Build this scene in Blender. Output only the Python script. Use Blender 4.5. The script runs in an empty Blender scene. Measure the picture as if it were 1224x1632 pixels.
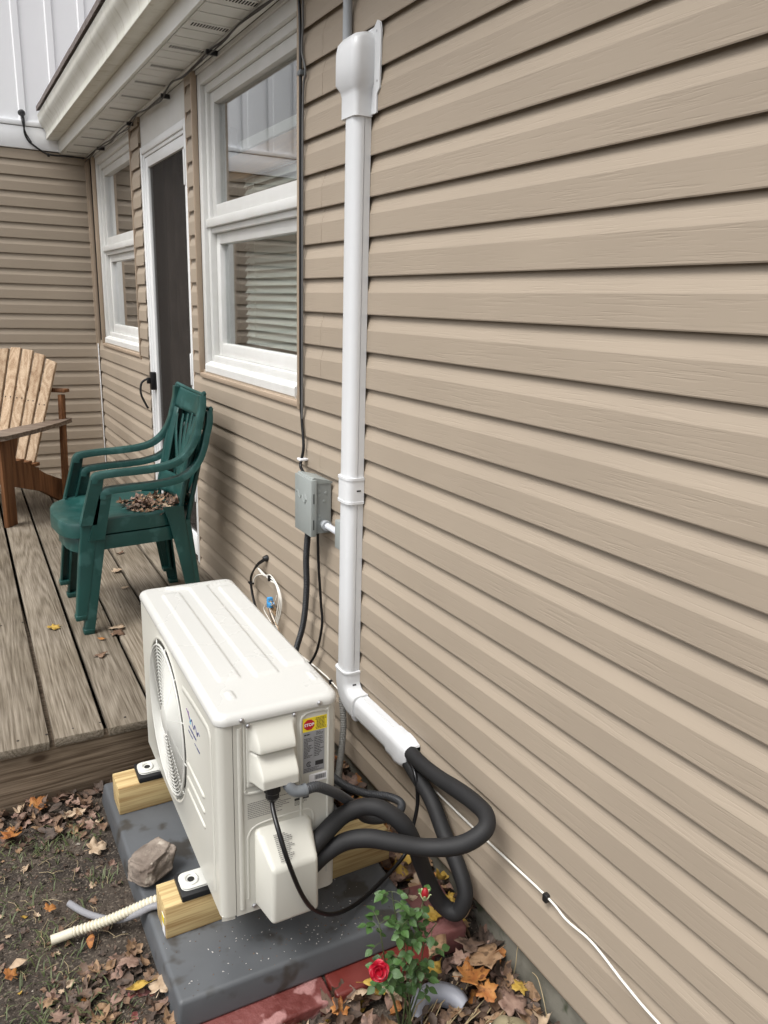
import bpy, bmesh, math, random
from mathutils import Vector, Matrix, noise as mnoise
R = math.radians
S = bpy.context.scene
random.seed(7)

# ------------------------------------------------------------------ camera
cam = bpy.data.cameras.new('camera'); cam_o = bpy.data.objects.new('camera', cam)
S.collection.objects.link(cam_o); S.camera = cam_o
cam.sensor_fit = 'HORIZONTAL'; cam.sensor_width = 36.0; cam.lens = 36.0 * 1240 / 1224
cam.clip_start = .02; cam.clip_end = 400
_yaw, _pitch, _roll = .518, -.26, .029
_f = Vector((math.sin(_yaw) * math.cos(_pitch), math.cos(_yaw) * math.cos(_pitch), math.sin(_pitch)))
_r = Vector((math.cos(_yaw), -math.sin(_yaw), 0)); _u = _r.cross(_f)
_r2 = math.cos(_roll) * _r + math.sin(_roll) * _u; _u2 = -math.sin(_roll) * _r + math.cos(_roll) * _u
_m = Matrix((_r2, _u2, -_f)).transposed().to_4x4(); _m.translation = Vector((-1.0648, 0, 1.525))
cam_o.matrix_world = _m

# ------------------------------------------------------------------ sky, sun, exposure
SUN_DIR = Vector((-1.0, -.28, 1.8)).normalized()        # towards the light
W = bpy.data.worlds.new('World'); S.world = W; W.use_nodes = True
_nt = W.node_tree; _bg = _nt.nodes['Background']
_sky = _nt.nodes.new('ShaderNodeTexSky'); _sky.sky_type = 'NISHITA'; _sky.sun_disc = False
_sky.sun_elevation = math.asin(SUN_DIR.z); _sky.sun_rotation = math.atan2(SUN_DIR.x, SUN_DIR.y)
_sky.air_density = 1.0; _sky.dust_density = 5.0; _sky.ozone_density = 1.0
_hs = _nt.nodes.new('ShaderNodeHueSaturation'); _hs.inputs['Saturation'].default_value = .16    # thick even cloud
_nt.links.new(_sky.outputs[0], _hs.inputs['Color']); _nt.links.new(_hs.outputs[0], _bg.inputs['Color'])
_bg.inputs['Strength'].default_value = .135
sun = bpy.data.lights.new('sun', 'SUN'); sun.energy = 1.35; sun.angle = R(26); sun.color = (1, .975, .94)
sun_o = bpy.data.objects.new('sun', sun); S.collection.objects.link(sun_o)
sun_o.rotation_euler = (-SUN_DIR).to_track_quat('-Z', 'Y').to_euler()
S.view_settings.view_transform = 'Standard'; S.view_settings.look = 'None'
S.view_settings.exposure = .62; S.view_settings.gamma = 1; S.view_settings.use_curve_mapping = False
S.cycles.max_bounces = 8; S.cycles.transparent_max_bounces = 12

# ------------------------------------------------------------------ helpers
WM = {}
def thing(name, label, cat, loc=(0, 0, 0), rotz=0, group=None):
    o = bpy.data.objects.new(name, None); S.collection.objects.link(o)
    o.empty_display_size = .05
    o.location = loc; o.rotation_euler = (0, 0, rotz)
    WM[o.name] = Matrix.Translation(loc) @ Matrix.Rotation(rotz, 4, 'Z')
    return tag(o, label, cat, group)
def tag(o, label=None, cat=None, group=None, kind=None):
    if label: o['label'] = label
    if cat: o['category'] = cat
    if group: o['group'] = group
    if kind: o['kind'] = kind
    return o
def link(o, parent=None, local=False, c=(0, 0, 0)):
    S.collection.objects.link(o); o.location = c
    T = Matrix.Translation(c)
    if parent is not None:
        o.parent = parent
        if not local: o.matrix_parent_inverse = WM[parent.name].inverted()
        else: T = WM[parent.name] @ T
    WM[o.name] = T
    return o
def mk(name, g, mat, parent=None, local=False, smooth=30, mi=None, center=True):
    v, f = g
    v = [Vector(p) for p in v]
    c = Vector((0, 0, 0))
    if center and v:
        xs = [p.x for p in v]; ys = [p.y for p in v]; zs = [p.z for p in v]
        c = Vector(((min(xs) + max(xs)) / 2, (min(ys) + max(ys)) / 2, min(zs)))
        v = [p - c for p in v]
    me = bpy.data.meshes.new(name); me.from_pydata(v, [], f); me.validate()
    for m in (mat if isinstance(mat, (list, tuple)) else [mat]): me.materials.append(m)
    if mi and len(mi) == len(me.polygons): me.polygons.foreach_set('material_index', mi)
    bm = bmesh.new(); bm.from_mesh(me)
    if smooth != 'open': bmesh.ops.recalc_face_normals(bm, faces=bm.faces)
    bm.to_mesh(me); bm.free()
    if smooth:
        me.shade_smooth()
        if smooth != 'open' and smooth < 180: me.set_sharp_from_angle(angle=R(smooth))
    o = bpy.data.objects.new(name, me)
    return link(o, parent, local, c)
def dup(o, parent, loc, rot=None, local=False, scale=None):
    c = o.copy(); c.parent = None
    link(c, parent, local, loc)
    if rot is not None: c.rotation_euler = rot
    if scale is not None: c.scale = scale
    return c
def J(*gs):
    V, F = [], []
    for v, f in gs:
        n = len(V); V += [tuple(p) for p in v]; F += [tuple(i + n for i in q) for q in f]
    return V, F
def box(x0, x1, y0, y1, z0, z1):
    return ([(x0, y0, z0), (x1, y0, z0), (x1, y1, z0), (x0, y1, z0), (x0, y0, z1), (x1, y0, z1), (x1, y1, z1), (x0, y1, z1)],
            [(0, 3, 2, 1), (4, 5, 6, 7), (0, 1, 5, 4), (1, 2, 6, 5), (2, 3, 7, 6), (3, 0, 4, 7)])
def bev(g, r, seg=2, ang=20):
    bm = bmesh.new(); vs = [bm.verts.new(p) for p in g[0]]
    for q in g[1]: bm.faces.new([vs[i] for i in q])
    bm.normal_update()
    es = [e for e in bm.edges if len(e.link_faces) == 2 and e.calc_face_angle(0) > R(ang)]
    bmesh.ops.bevel(bm, geom=es, offset=r, segments=seg, affect='EDGES', profile=.5, clamp_overlap=True)
    bm.verts.index_update()
    out = ([tuple(v.co) for v in bm.verts], [tuple(v.index for v in f.verts) for f in bm.faces]); bm.free()
    return out
def rbox(x0, x1, y0, y1, z0, z1, r=.004, seg=2): return bev(box(x0, x1, y0, y1, z0, z1), r, seg)
def xf(g, M): return [tuple(M @ Vector(p)) for p in g[0]], g[1]
def TR(x, y, z, rz=0, rx=0, ry=0): return Matrix.Translation((x, y, z)) @ Matrix.Rotation(rz, 4, 'Z') @ Matrix.Rotation(ry, 4, 'Y') @ Matrix.Rotation(rx, 4, 'X')
def spline(p, per=8):
    p = [Vector(a) for a in p]; out = []
    for i in range(len(p) - 1):
        a, b, c, d = p[max(i - 1, 0)], p[i], p[i + 1], p[min(i + 2, len(p) - 1)]
        for k in range(per):
            t = k / per
            out.append(.5 * ((2 * b) + (c - a) * t + (2 * a - 5 * b + 4 * c - d) * t * t + (3 * b - a - 3 * c + d) * t ** 3))
    out.append(p[-1]); return out
def tube(p, r, n=10, cap=True, closed=False, flat=None, up=None):
    p = [Vector(a) for a in p]; V, F = [], []; m = len(p)
    rr = r if callable(r) else (lambda i, t: r)
    nrm = None
    for i in range(m):
        if closed: t = (p[(i + 1) % m] - p[i - 1])
        else: t = p[min(i + 1, m - 1)] - p[max(i - 1, 0)]
        t.normalize()
        if up is not None: nrm = Vector(up)
        elif nrm is None: nrm = Vector((0, 0, 1)) if abs(t.z) < .9 else Vector((1, 0, 0))
        nrm = (nrm - t * nrm.dot(t)).normalized(); b = t.cross(nrm)
        ra = rr(i, i / max(m - 1, 1)); fa, fb = flat or (1, 1)
        for k in range(n):
            a = 2 * math.pi * k / n
            V.append(p[i] + nrm * (math.cos(a) * ra * fa) + b * (math.sin(a) * ra * fb))
    for i in range(m if closed else m - 1):
        j = (i + 1) % m
        for k in range(n):
            F.append((i * n + k, i * n + (k + 1) % n, j * n + (k + 1) % n, j * n + k))
    if cap and not closed:
        F.append(tuple(range(n - 1, -1, -1))); F.append(tuple((m - 1) * n + k for k in range(n)))
    return V, F
def corr(p, r, pitch=.006, amp=.0012, n=12):
    p = spline(p, 60)
    L = 0; q = [p[0]]; acc = 0; step = pitch / 4
    for i in range(1, len(p)):
        d = (p[i] - p[i - 1]).length
        while acc + d >= step:
            t = (step - acc) / d; p0 = p[i - 1] + (p[i] - p[i - 1]) * t; q.append(p0); p[i - 1] = p0; d = (p[i] - p0).length; acc = 0
        acc += d
    return tube(q, lambda i, t: r + amp * (1, .3, -1, .3)[i % 4], n)
def ext(prof, axis, a, b, close=True):
    n = len(prof); V = []
    for t in (a, b):
        for u, w in prof: V.append({'x': (t, u, w), 'y': (u, t, w), 'z': (u, w, t)}[axis])
    F = [(i, (i + 1) % n, n + (i + 1) % n, n + i) for i in range(n)]
    if close: F += [tuple(range(n)), tuple(range(2 * n - 1, n - 1, -1))]
    return V, F
def rpoly(w, h, r, seg=5, cx=0, cy=0):
    out = []
    for sx, sy, a0 in ((1, 1, 0), (-1, 1, 90), (-1, -1, 180), (1, -1, 270)):
        for k in range(seg + 1):
            a = R(a0 + 90 * k / seg); out.append((cx + sx * (w / 2 - r) + r * math.cos(a), cy + sy * (h / 2 - r) + r * math.sin(a)))
    return out
def loft(rings, cap=True):
    n = len(rings[0]); V = [tuple(p) for r in rings for p in r]; F = []
    for i in range(len(rings) - 1):
        for k in range(n): F.append((i * n + k, i * n + (k + 1) % n, (i + 1) * n + (k + 1) % n, (i + 1) * n + k))
    if cap: F += [tuple(range(n)), tuple((len(rings) - 1) * n + k for k in range(n))]
    return V, F
def lathe(prof, n=24, cx=0, cy=0, cz=0, axis='z'):
    V, F = [], []
    for r, h in prof:
        for k in range(n):
            a = 2 * math.pi * k / n; c, s = r * math.cos(a), r * math.sin(a)
            V.append({'z': (cx + c, cy + s, cz + h), 'x': (cx + h, cy + c, cz + s), 'y': (cx + c, cy + h, cz + s)}[axis])
    m = len(prof)
    for i in range(m - 1):
        for k in range(n): F.append((i * n + k, i * n + (k + 1) % n, (i + 1) * n + (k + 1) % n, (i + 1) * n + k))
    F += [tuple(range(n)), tuple((m - 1) * n + k for k in range(n))]
    return V, F
def field(us, vs, fn):
    V = [fn(u, v) for v in vs for u in us]; nu = len(us)
    F = [(j * nu + i, j * nu + i + 1, (j + 1) * nu + i + 1, (j + 1) * nu + i) for j in range(len(vs) - 1) for i in range(nu - 1)]
    return V, F
def lin(a, b, n): return [a + (b - a) * i / n for i in range(n + 1)]
def sst(a, b, x):
    t = max(0, min(1, (x - a) / (b - a))); return t * t * (3 - 2 * t)
def text_geo(body, size):
    cu = bpy.data.curves.new('t', 'FONT'); cu.body = body; cu.size = size; cu.align_x = 'CENTER'; cu.align_y = 'CENTER'
    cu.resolution_u = 3; cu.extrude = .0002; cu.offset = size * .018
    o = bpy.data.objects.new('t', cu); S.collection.objects.link(o)
    me = o.evaluated_get(bpy.context.evaluated_depsgraph_get()).to_mesh()
    g = ([tuple(v.co) for v in me.vertices], [tuple(p.vertices) for p in me.polygons])
    bpy.data.objects.remove(o); return g

# ------------------------------------------------------------------ materials
def mat(name, col, rough=.5, col2=None, ns=6, lo=.35, hi=.65, bump=None, st=(1, 1, 1), metal=0, spec=.5, detail=6, col3=None, n3=40, r2=None, obj_rand=0, coat=0):
    m = bpy.data.materials.new(name); m.use_nodes = True; nt = m.node_tree; N = nt.nodes; Lk = nt.links
    b = N['Principled BSDF']; b.inputs['Roughness'].default_value = rough; b.inputs['Metallic'].default_value = metal
    b.inputs['Specular IOR Level'].default_value = spec; b.inputs['Base Color'].default_value = (*col, 1)
    if coat: b.inputs['Coat Weight'].default_value = coat; b.inputs['Coat Roughness'].default_value = .15
    tc = N.new('ShaderNodeTexCoord'); mp = N.new('ShaderNodeMapping'); mp.inputs['Scale'].default_value = st
    oi = N.new('ShaderNodeObjectInfo'); ad = N.new('ShaderNodeVectorMath'); ad.operation = 'MULTIPLY_ADD'
    ad.inputs[0].default_value = (13.7, 7.3, 5.1)
    Lk.new(oi.outputs['Random'], ad.inputs[1]); Lk.new(tc.outputs['Object'], ad.inputs[2]); Lk.new(ad.outputs[0], mp.inputs['Vector'])
    def noi(scale, det=detail, dist=0):
        n = N.new('ShaderNodeTexNoise'); n.inputs['Scale'].default_value = scale; n.inputs['Detail'].default_value = det
        n.inputs['Distortion'].default_value = dist; Lk.new(mp.outputs[0], n.inputs['Vector']); return n
    def ramp(src, a, c, ca=(0, 0, 0, 1), cb=(1, 1, 1, 1)):
        r = N.new('ShaderNodeValToRGB'); r.color_ramp.elements[0].position = a; r.color_ramp.elements[1].position = c
        r.color_ramp.elements[0].color = ca; r.color_ramp.elements[1].color = cb; Lk.new(src, r.inputs[0]); return r
    last = None
    if col2:
        n = noi(ns); r = ramp(n.outputs[0], lo, hi, (*col, 1), (*col2, 1)); last = r.outputs[0]
        if col3:
            n2 = noi(n3, 3); r3 = ramp(n2.outputs[0], .56, .64); mx = N.new('ShaderNodeMix'); mx.data_type = 'RGBA'
            Lk.new(r3.outputs[0], mx.inputs[0]); Lk.new(last, mx.inputs[6]); mx.inputs[7].default_value = (*col3, 1); last = mx.outputs[2]
        if obj_rand:
            hs = N.new('ShaderNodeHueSaturation'); mr = N.new('ShaderNodeMapRange')
            mr.inputs[3].default_value = 1 - obj_rand; mr.inputs[4].default_value = 1 + obj_rand
            Lk.new(oi.outputs['Random'], mr.inputs[0]); Lk.new(mr.outputs[0], hs.inputs['Value']); Lk.new(last, hs.inputs['Color']); last = hs.outputs[0]
        Lk.new(last, b.inputs['Base Color'])
    if r2 is not None:
        n = noi(ns * 1.7); mr = N.new('ShaderNodeMapRange'); mr.inputs[1].default_value = .35; mr.inputs[2].default_value = .65
        mr.inputs[3].default_value = rough; mr.inputs[4].default_value = r2; Lk.new(n.outputs[0], mr.inputs[0]); Lk.new(mr.outputs[0], b.inputs['Roughness'])
    if bump:
        n = noi(bump[0]); bp = N.new('ShaderNodeBump'); bp.inputs['Strength'].default_value = bump[1]; bp.inputs['Distance'].default_value = bump[2]
        Lk.new(n.outputs[0], bp.inputs['Height']); Lk.new(bp.outputs[0], b.inputs['Normal'])
    m.diffuse_color = (*col, 1)
    return m
def wood(name, ca, cb, axis, ring=55, rough=.75, knots=True, bumpd=.0012, grey=None, rnd=.15, contrast=(.3, .75), fine=1.0, sinw=.13):
    """sawn board, grain running along 'axis' (0,1,2); rings from a distorted field"""
    m = bpy.data.materials.new(name); m.use_nodes = True; nt = m.node_tree; N = nt.nodes; Lk = nt.links
    b = N['Principled BSDF']; b.inputs['Roughness'].default_value = rough; b.inputs['Specular IOR Level'].default_value = .3
    tc = N.new('ShaderNodeTexCoord'); oi = N.new('ShaderNodeObjectInfo'); ad = N.new('ShaderNodeVectorMath'); ad.operation = 'MULTIPLY_ADD'
    ad.inputs[0].default_value = (3.1, 5.3, 2.7); Lk.new(oi.outputs['Random'], ad.inputs[1]); Lk.new(tc.outputs['Object'], ad.inputs[2])
    def mapn(sc):
        mp = N.new('ShaderNodeMapping'); mp.inputs['Scale'].default_value = sc; Lk.new(ad.outputs[0], mp.inputs['Vector']); return mp
    s1 = [1.0] * 3; s1[axis] = .055
    mp = mapn(s1); n = N.new('ShaderNodeTexNoise'); n.inputs['Scale'].default_value = 11; n.inputs['Detail'].default_value = 1.2; n.inputs['Roughness'].default_value = .4
    Lk.new(mp.outputs[0], n.inputs['Vector'])
    mu = N.new('ShaderNodeMath'); mu.operation = 'MULTIPLY'; mu.inputs[1].default_value = ring; Lk.new(n.outputs[0], mu.inputs[0])
    si = N.new('ShaderNodeMath'); si.operation = 'SINE'; Lk.new(mu.outputs[0], si.inputs[0])
    s2 = [150.0] * 3; s2[axis] = 4.5
    mp2 = mapn(s2); n2 = N.new('ShaderNodeTexNoise'); n2.inputs['Scale'].default_value = 1.6; n2.inputs['Detail'].default_value = 4; Lk.new(mp2.outputs[0], n2.inputs['Vector'])
    a1 = N.new('ShaderNodeMath'); a1.operation = 'MULTIPLY_ADD'; a1.inputs[1].default_value = sinw; Lk.new(si.outputs[0], a1.inputs[0]); 
    a2 = N.new('ShaderNodeMath'); a2.operation = 'MULTIPLY_ADD'; a2.inputs[1].default_value = fine; a2.inputs[2].default_value = .5 - fine / 2; Lk.new(n2.outputs[0], a2.inputs[0]); Lk.new(a2.outputs[0], a1.inputs[2])
    r = N.new('ShaderNodeValToRGB'); r.color_ramp.elements[0].position = contrast[0]; r.color_ramp.elements[1].position = contrast[1]
    r.color_ramp.elements[0].color = (*ca, 1); r.color_ramp.elements[1].color = (*cb, 1); Lk.new(a1.outputs[0], r.inputs[0]); last = r.outputs[0]
    if grey:
        n3 = N.new('ShaderNodeTexNoise'); n3.inputs['Scale'].default_value = 3.5; n3.inputs['Detail'].default_value = 5; Lk.new(ad.outputs[0], n3.inputs['Vector'])
        r3 = N.new('ShaderNodeValToRGB'); r3.color_ramp.elements[0].position = .4; r3.color_ramp.elements[1].position = .68; Lk.new(n3.outputs[0], r3.inputs[0])
        mx = N.new('ShaderNodeMix'); mx.data_type = 'RGBA'; Lk.new(r3.outputs[0], mx.inputs[0]); Lk.new(last, mx.inputs[6])
        mm = N.new('ShaderNodeMix'); mm.data_type = 'RGBA'; mm.blend_type = 'MULTIPLY'; mm.inputs[0].default_value = 1; Lk.new(last, mm.inputs[6]); mm.inputs[7].default_value = (*grey, 1)
        Lk.new(mm.outputs[2], mx.inputs[7]); last = mx.outputs[2]
    if knots:
        s4 = [1.0] * 3; s4[axis] = .5
        mp4 = mapn(s4); vo = N.new('ShaderNodeTexVoronoi'); vo.inputs['Scale'].default_value = 4.2; Lk.new(mp4.outputs[0], vo.inputs['Vector'])
        rk = N.new('ShaderNodeValToRGB'); rk.color_ramp.elements[0].position = .035; rk.color_ramp.elements[1].position = .075
        rk.color_ramp.elements[0].color = (1, 1, 1, 1); rk.color_ramp.elements[1].color = (0, 0, 0, 1); Lk.new(vo.outputs['Distance'], rk.inputs[0])
        mk_ = N.new('ShaderNodeMix'); mk_.data_type = 'RGBA'; Lk.new(rk.outputs[0], mk_.inputs[0]); Lk.new(last, mk_.inputs[6]); mk_.inputs[7].default_value = (ca[0] * .55, ca[1] * .5, ca[2] * .45, 1); last = mk_.outputs[2]
    if rnd:
        hs = N.new('ShaderNodeHueSaturation'); mr = N.new('ShaderNodeMapRange'); mr.inputs[3].default_value = 1 - rnd; mr.inputs[4].default_value = 1 + rnd
        Lk.new(oi.outputs['Random'], mr.inputs[0]); Lk.new(mr.outputs[0], hs.inputs['Value']); Lk.new(last, hs.inputs['Color']); last = hs.outputs[0]
    Lk.new(last, b.inputs['Base Color'])
    bp = N.new('ShaderNodeBump'); bp.inputs['Strength'].default_value = .6; bp.inputs['Distance'].default_value = bumpd
    Lk.new(a1.outputs[0], bp.inputs['Height']); Lk.new(bp.outputs[0], b.inputs['Normal'])
    return m
def siding_mat(name, col, axis):
    m = bpy.data.materials.new(name); m.use_nodes = True; nt = m.node_tree; N = nt.nodes; Lk = nt.links
    b = N['Principled BSDF']; b.inputs['Roughness'].default_value = .52; b.inputs['Specular IOR Level'].default_value = .35
    tc = N.new('ShaderNodeTexCoord'); oi = N.new('ShaderNodeObjectInfo'); ad = N.new('ShaderNodeVectorMath'); ad.operation = 'MULTIPLY_ADD'
    ad.inputs[0].default_value = (0, 3.3, 5.7) if axis == 1 else (3.3, 0, 5.7)
    Lk.new(oi.outputs['Random'], ad.inputs[1]); Lk.new(tc.outputs['Object'], ad.inputs[2])
    sc = [0.0, 0.0, 210.0]; sc[axis] = 9.0
    mp = N.new('ShaderNodeMapping'); mp.inputs['Scale'].default_value = sc; Lk.new(ad.outputs[0], mp.inputs['Vector'])
    n = N.new('ShaderNodeTexNoise'); n.inputs['Scale'].default_value = 1; n.inputs['Detail'].default_value = 3; n.inputs['Distortion'].default_value = .6; Lk.new(mp.outputs[0], n.inputs['Vector'])
    r = N.new('ShaderNodeValToRGB'); r.color_ramp.elements[0].position = .52; r.color_ramp.elements[1].position = .66; Lk.new(n.outputs[0], r.inputs[0])
    sc2 = [0.0, 0.0, 14.0]; sc2[axis] = 1.7
    mp2 = N.new('ShaderNodeMapping'); mp2.inputs['Scale'].default_value = sc2; Lk.new(ad.outputs[0], mp2.inputs['Vector'])
    n2 = N.new('ShaderNodeTexNoise'); n2.inputs['Scale'].default_value = 1; n2.inputs['Detail'].default_value = 4; Lk.new(mp2.outputs[0], n2.inputs['Vector'])
    r2 = N.new('ShaderNodeValToRGB'); r2.color_ramp.elements[0].position = .3; r2.color_ramp.elements[1].position = .55; Lk.new(n2.outputs[0], r2.inputs[0])
    mm = N.new('ShaderNodeMath'); mm.operation = 'MULTIPLY'; Lk.new(r.outputs[0], mm.inputs[0]); Lk.new(r2.outputs[0], mm.inputs[1])
    bp = N.new('ShaderNodeBump'); bp.invert = True; bp.inputs['Strength'].default_value = .55; bp.inputs['Distance'].default_value = .00045
    Lk.new(mm.outputs[0], bp.inputs['Height']); Lk.new(bp.outputs[0], b.inputs['Normal'])
    n3 = N.new('ShaderNodeTexNoise'); n3.inputs['Scale'].default_value = 2.2; n3.inputs['Detail'].default_value = 7; Lk.new(ad.outputs[0], n3.inputs['Vector'])
    r3 = N.new('ShaderNodeValToRGB'); r3.color_ramp.elements[0].position = .3; r3.color_ramp.elements[1].position = .7
    r3.color_ramp.elements[0].color = (*[c * .95 for c in col], 1); r3.color_ramp.elements[1].color = (*[c * 1.04 for c in col], 1); Lk.new(n3.outputs[0], r3.inputs[0])
    # scuffs: a few tiny pale and dark nicks
    vo = N.new('ShaderNodeTexVoronoi'); vo.inputs['Scale'].default_value = 9; Lk.new(ad.outputs[0], vo.inputs['Vector'])
    rv = N.new('ShaderNodeValToRGB'); rv.color_ramp.elements[0].position = .012; rv.color_ramp.elements[1].position = .02
    rv.color_ramp.elements[0].color = (1, 1, 1, 1); rv.color_ramp.elements[1].color = (0, 0, 0, 1); Lk.new(vo.outputs['Distance'], rv.inputs[0])
    mx = N.new('ShaderNodeMix'); mx.data_type = 'RGBA'; Lk.new(rv.outputs[0], mx.inputs[0]); Lk.new(r3.outputs[0], mx.inputs[6]); mx.inputs[7].default_value = (col[0] * .45, col[1] * .42, col[2] * .4, 1)
    Lk.new(mx.outputs[2], b.inputs['Base Color'])
    return m
def glass_mat(name, tint=(.96, .97, .97), gain=2.0):
    m = bpy.data.materials.new(name); m.use_nodes = True; nt = m.node_tree; N = nt.nodes; Lk = nt.links
    N.remove(N['Principled BSDF']); out = N['Material Output']
    tr = N.new('ShaderNodeBsdfTransparent'); tr.inputs[0].default_value = (*tint, 1); gl = N.new('ShaderNodeBsdfGlossy'); gl.inputs['Roughness'].default_value = .004
    gl.inputs[0].default_value = (.95, .96, .97, 1)
    lw = N.new('ShaderNodeLayerWeight'); lw.inputs[0].default_value = .5
    pw = N.new('ShaderNodeMath'); pw.operation = 'POWER'; pw.inputs[1].default_value = 5; Lk.new(lw.outputs['Facing'], pw.inputs[0])
    ma = N.new('ShaderNodeMath'); ma.operation = 'MULTIPLY_ADD'; ma.inputs[1].default_value = .96 * gain; ma.inputs[2].default_value = .04 * gain; ma.use_clamp = True; Lk.new(pw.outputs[0], ma.inputs[0])
    mx = N.new('ShaderNodeMixShader'); Lk.new(ma.outputs[0], mx.inputs[0]); Lk.new(tr.outputs[0], mx.inputs[1]); Lk.new(gl.outputs[0], mx.inputs[2]); Lk.new(mx.outputs[0], out.inputs[0])
    return m

TAN = (.362, .300, .233)
M_SIDE = siding_mat('tan_vinyl_siding', TAN, 1); M_SIDEX = siding_mat('tan_vinyl_siding_return', TAN, 0)
M_TRIM = mat('tan_vinyl_trim', (.36, .28, .205), .5, (.40, .31, .23), 5)
M_BACK = mat('wall_sheathing', (.03, .024, .018), .9)
M_WHITE = mat('white_painted_wood', (.64, .64, .615), .45, (.68, .68, .665), 9, bump=(60, .15, .001))
M_ALU = mat('white_aluminium', (.76, .77, .77), .35, (.80, .81, .81), 4)
M_BB = mat('white_metal_panel', (.88, .89, .91), .4, (.90, .91, .93), 3)
M_SOF = mat('white_soffit_vinyl', (.70, .70, .66), .5, (.76, .76, .73), 3)
M_GUT = mat('aged_white_gutter', (.60, .59, .51), .36, (.68, .67, .60), 3.2, st=(1, 2.5, .25), col3=(.54, .52, .44), n3=12)
M_DARK = mat('dark_gap', (.012, .011, .01), .9)
M_SHIN = mat('brown_shingle', (.12, .098, .09), .9, (.19, .16, .15), 60, bump=(180, .6, .002))
M_CONC = mat('mossy_concrete', (.09, .085, .066), .9, (.17, .16, .13), 9, bump=(45, .6, .004), col3=(.055, .06, .035), n3=14)
M_GLASS = glass_mat('window_glass', (.86, .88, .87), 2.3)
def screen_mat():
    m = bpy.data.materials.new('insect_screen'); m.use_nodes = True; N = m.node_tree.nodes; Lk = m.node_tree.links; b = N['Principled BSDF']
    b.inputs['Base Color'].default_value = (.030, .025, .022, 1); b.inputs['Roughness'].default_value = .7
    tr = N.new('ShaderNodeBsdfTransparent'); mx = N.new('ShaderNodeMixShader'); mx.inputs[0].default_value = .42
    Lk.new(tr.outputs[0], mx.inputs[1]); Lk.new(b.outputs[0], mx.inputs[2]); Lk.new(mx.outputs[0], N['Material Output'].inputs[0]); return m
M_SCREEN = screen_mat()
M_ROOM = mat('dim_room_wall', (.20, .17, .145), .8, (.25, .21, .18), 2)
M_BLIND = mat('white_blind_slat', (.78, .79, .74), .5, (.82, .82, .78), 4)
M_PINE = wood('warm_pine', (.36, .17, .06), (.58, .33, .14), 1, rough=.5)
M_DECK = wood('weathered_deck_board', (.105, .083, .058), (.29, .25, .198), 1, ring=95, rough=.8, grey=(.78, .76, .72), rnd=.14, bumpd=.0025, fine=.95, contrast=(.25, .78), sinw=.095)
M_RIM = wood('weathered_rim_board', (.12, .086, .058), (.30, .235, .17), 0, ring=75, rough=.8, grey=(.75, .72, .68), rnd=.05, bumpd=.002)
M_LUM = wood('treated_lumber', (.31, .195, .08), (.53, .405, .20), 0, ring=45, rough=.7, rnd=.04, bumpd=.0006, contrast=(.2, .62))
M_ADS = wood('faded_cedar_slat', (.25, .15, .08), (.56, .43, .30), 2, ring=40, rough=.75, grey=(.8, .76, .72), rnd=.12, contrast=(.15, .75))
M_ADF = wood('stained_cedar_frame', (.10, .042, .016), (.25, .11, .045), 2, ring=40, rough=.65, rnd=.08)
M_ADA = wood('grey_cedar_arm', (.12, .085, .062), (.27, .215, .17), 0, ring=40, rough=.8, rnd=.05)
M_GREEN = mat('green_resin', (.006, .046, .041), .32, (.010, .062, .055), 7, r2=.5, bump=(300, .08, .0005), col3=(.024, .085, .078), n3=13)
M_AC = mat('cream_powder_coat', (.565, .557, .50), .33, (.585, .577, .52), 2.5, r2=.4)
M_ACTOP = mat('cream_lid_coat', (.545, .545, .52), .24, (.565, .565, .54), 2, r2=.30)
M_ACW = mat('white_fan_plastic', (.60, .60, .56), .4)
M_FANB = mat('shade_grey_fan_blade', (.13, .13, .127), .5)  # white blades; the shade behind the guard is put into this grey
M_STEEL = mat('zinc_screw', (.55, .55, .56), .3, metal=.9)
M_RUB = mat('black_rubber', (.008, .008, .009), .55)
M_FOAM = mat('black_foam_insulation', (.010, .010, .011), .68, (.014, .014, .015), 9, bump=(260, .2, .0008))
M_CABLE = mat('black_cable_jacket', (.006, .006, .007), .35)
M_GCON = mat('grey_flexible_conduit', (.038, .041, .046), .42, (.055, .058, .063), 8)
M_GFIT = mat('grey_pvc_fitting', (.14, .152, .162), .4)
M_DCON = mat('shaded_corrugated_conduit', (.025, .027, .031), .38)  # same grey conduit further back, its shade put into a darker colour
M_BOXG = mat('grey_enamel_steel', (.27, .295, .285), .4, (.30, .325, .315), 6, r2=.5)
M_BOXD = mat('grey_enamel_side', (.25, .27, .265), .45)
M_PIPEG = mat('grey_pvc_pipe', (.36, .38, .40), .35)
M_PIPEW = mat('pale_grey_pvc', (.58, .60, .64), .4)
M_DUCT = mat('white_pvc_duct', (.66, .675, .69), .3, (.69, .70, .71), 3, r2=.38)
M_PAD = mat('grey_plastic_pad', (.075, .08, .086), .42, (.10, .107, .115), 5, r2=.62, bump=(90, .1, .001), col3=(.045, .042, .038), n3=11, hi=.7)
M_ROCK = mat('grey_brown_rock', (.13, .10, .08), .92, (.27, .225, .185), 16, bump=(70, .9, .006), col3=(.40, .35, .29), n3=26)
M_CREAM = mat('cream_drain_hose', (.62, .58, .46), .5)
M_BRICK = mat('peeling_red_paint', (.10, .018, .014), .55, (.16, .045, .04), 14, bump=(60, .9, .004), col3=(.34, .17, .16), n3=19, r2=.6, lo=.4, hi=.6)
M_BRICKP = mat('plain_red_paint', (.105, .015, .011), .34, (.15, .026, .02), 10, bump=(40, .3, .002), r2=.55)
M_BRICKD = mat('dusty_red_paint', (.14, .045, .04), .7, (.20, .085, .08), 14, bump=(80, .5, .003), col3=(.15, .06, .055), n3=60)
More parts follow.
